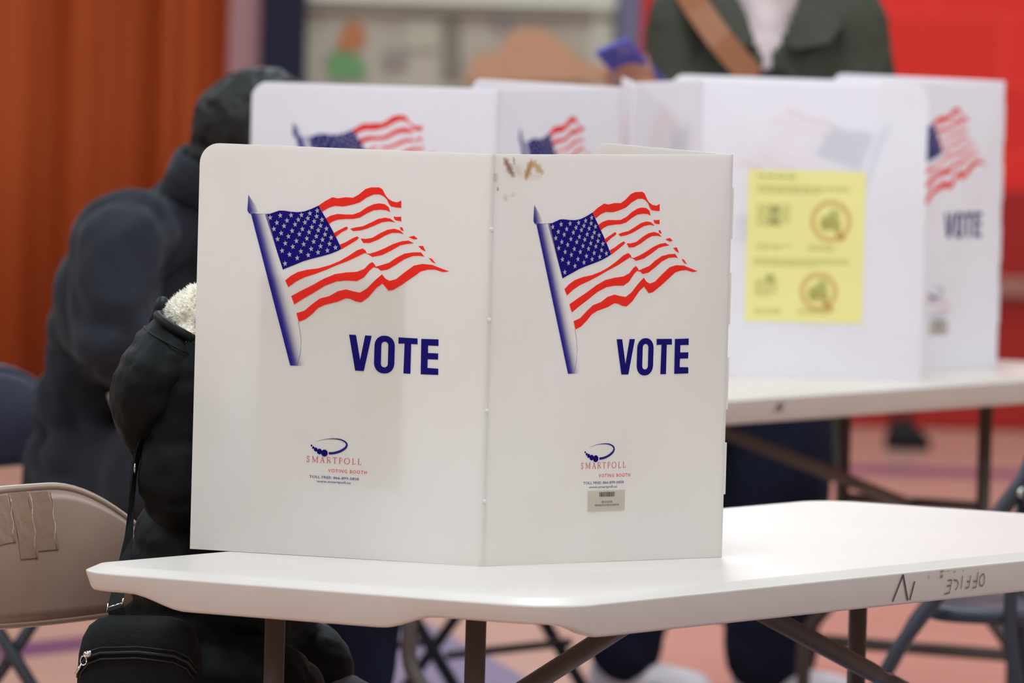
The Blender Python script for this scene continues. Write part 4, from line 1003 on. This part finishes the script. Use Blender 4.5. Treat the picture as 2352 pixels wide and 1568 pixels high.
capsule(bm, (.08,.01,.90), (.14,.06,.50), .10, .090); capsule(bm, (.14,.06,.50), (.185,.01,.12), .088, .074)
capsule(bm, (-.10,.01,.90), (-.11,.05,.48), .095, .108); capsule(bm, (-.11,.05,.48), (-.10,.01,.12), .108, .092); blob(bm, (-.02,0,.92), (.150,.11,.10))
fuse('trousers', bm, NAVYCLOTH, p3, voxel=.010, smooth=3, fn=wrinkle(12,.012,(1,1,.6)))
for s in 'rl':
    bm = bmesh.new(); shoe(bm, sk['ankle_'+s], sk['toe_'+s]); so = fuse('shoe', bm, SHOEWHITE, p3, voxel=.007)
    a = V3(sk['ankle_'+s]); f = V3(sk['toe_'+s]).normalized(); rr = f.cross(V3((0,0,1))); 
    bm = bmesh.new(); blob(bm, a+f*.075+V3((0,.042,-.05)), (.016,.006,.020), u=12, v=8); obj('shoe_mark', bm, SHOEGREEN, so, smooth=True)
    bm = bmesh.new(); rot = Matrix((rr, f, V3((0,0,1)))).transposed(); blob(bm, a+f*.06+V3((0,0,-.079)), (.052,.148,.011), rot); obj('sole', bm, SOLE, so, smooth=True)
bm = bmesh.new(); q = sk['hrot']; blob(bm, sk['head']+q @ V3((0,-.022,.046)), (.089,.104,.086), q); blob(bm, sk['head']+q @ V3((0,-.06,-.05)), (.080,.055,.11), q)
fuse('hair', bm, HAIRB, p3, voxel=.006, smooth=2, fn=lambda c,n: .006*noise.noise(c*30))
# crossbody bag: brown strap from the right shoulder to a small dark pouch on the chest
cbg = empty('crossbody_bag', O3+V3((0,0,1.26)), PI); tag(cbg, 'small dark crossbody bag on a wide brown strap over the olive parka', 'bag')
bpy.context.view_layer.update(); Ib = cbg.matrix_world.inverted()
def l3(p): return Ib @ (M3 @ V3(p))
path = [V3((.118,-.03,1.455)), V3((.110,.055,1.44)), V3((.080,.112,1.395)), V3((.035,.150,1.335)), V3((-.030,.160,1.262)), V3((-.042,.160,1.245))]
bm = bmesh.new(); vs = []
for i, p in enumerate(path):
    d = (path[min(i+1,len(path)-1)]-path[max(i-1,0)]).normalized(); nn = V3((.1,1,.35)) if i else V3((0,.2,1)); wv = d.cross(nn).normalized()*.026; nn = wv.cross(d).normalized()*.0018
    vs.append([bm.verts.new(l3(x)) for x in (p-wv-nn, p+wv-nn, p+wv+nn, p-wv+nn)])
for a, b in zip(vs, vs[1:]):
    for i in range(4): bm.faces.new((a[i],a[(i+1)%4],b[(i+1)%4],b[i]))
bm.faces.new(vs[0][::-1]); bm.faces.new(vs[-1]); obj('strap', bm, LEATHER, cbg, smooth=False)
bm = bmesh.new(); blob(bm, l3((-.075,.172,1.215)), (.042,.022,.070)); blob(bm, l3((-.068,.168,1.255)), (.034,.016,.03)); fuse('pouch', bm, BAGDARK, cbg, voxel=.005)
# blue phone held tilted
fh = V3((.30,.72,.62)).normalized(); nh = V3((.1,-.62,.78)); nh = (nh-fh*nh.dot(fh)).normalized()
c = M3 @ (V3((.17,.20,1.19))+fh*.118+nh*.024+V3((.006,0,0))); lx_ = (M3.to_3x3() @ (fh+V3((.28,0,0)))).normalized(); nb = M3.to_3x3() @ -nh; nb = (nb-lx_*nb.dot(lx_)).normalized(); wv = lx_.cross(nb)
rot = Matrix((wv, lx_, nb)).transposed()
ph = empty('phone', c); tag(ph, 'blue-cased phone in the raised hand of the person in the olive parka', 'phone')
bm = bmesh.new(); box(bm, (0,0,0), (.074,.152,.011), rot); obj('phone_case', bm, PHONE, ph, bevel=.0045, seg=3)
bm = bmesh.new(); box(bm, rot @ V3((0,0,-.0058)), (.066,.144,.001), rot); obj('screen', bm, SCREEN, ph)
bm = bmesh.new(); box(bm, rot @ V3((.018,.055,.0065)), (.026,.026,.003), rot); obj('camera_bump', bm, mat('lilac_phone_part', (124,110,176), .3), ph, bevel=.001)
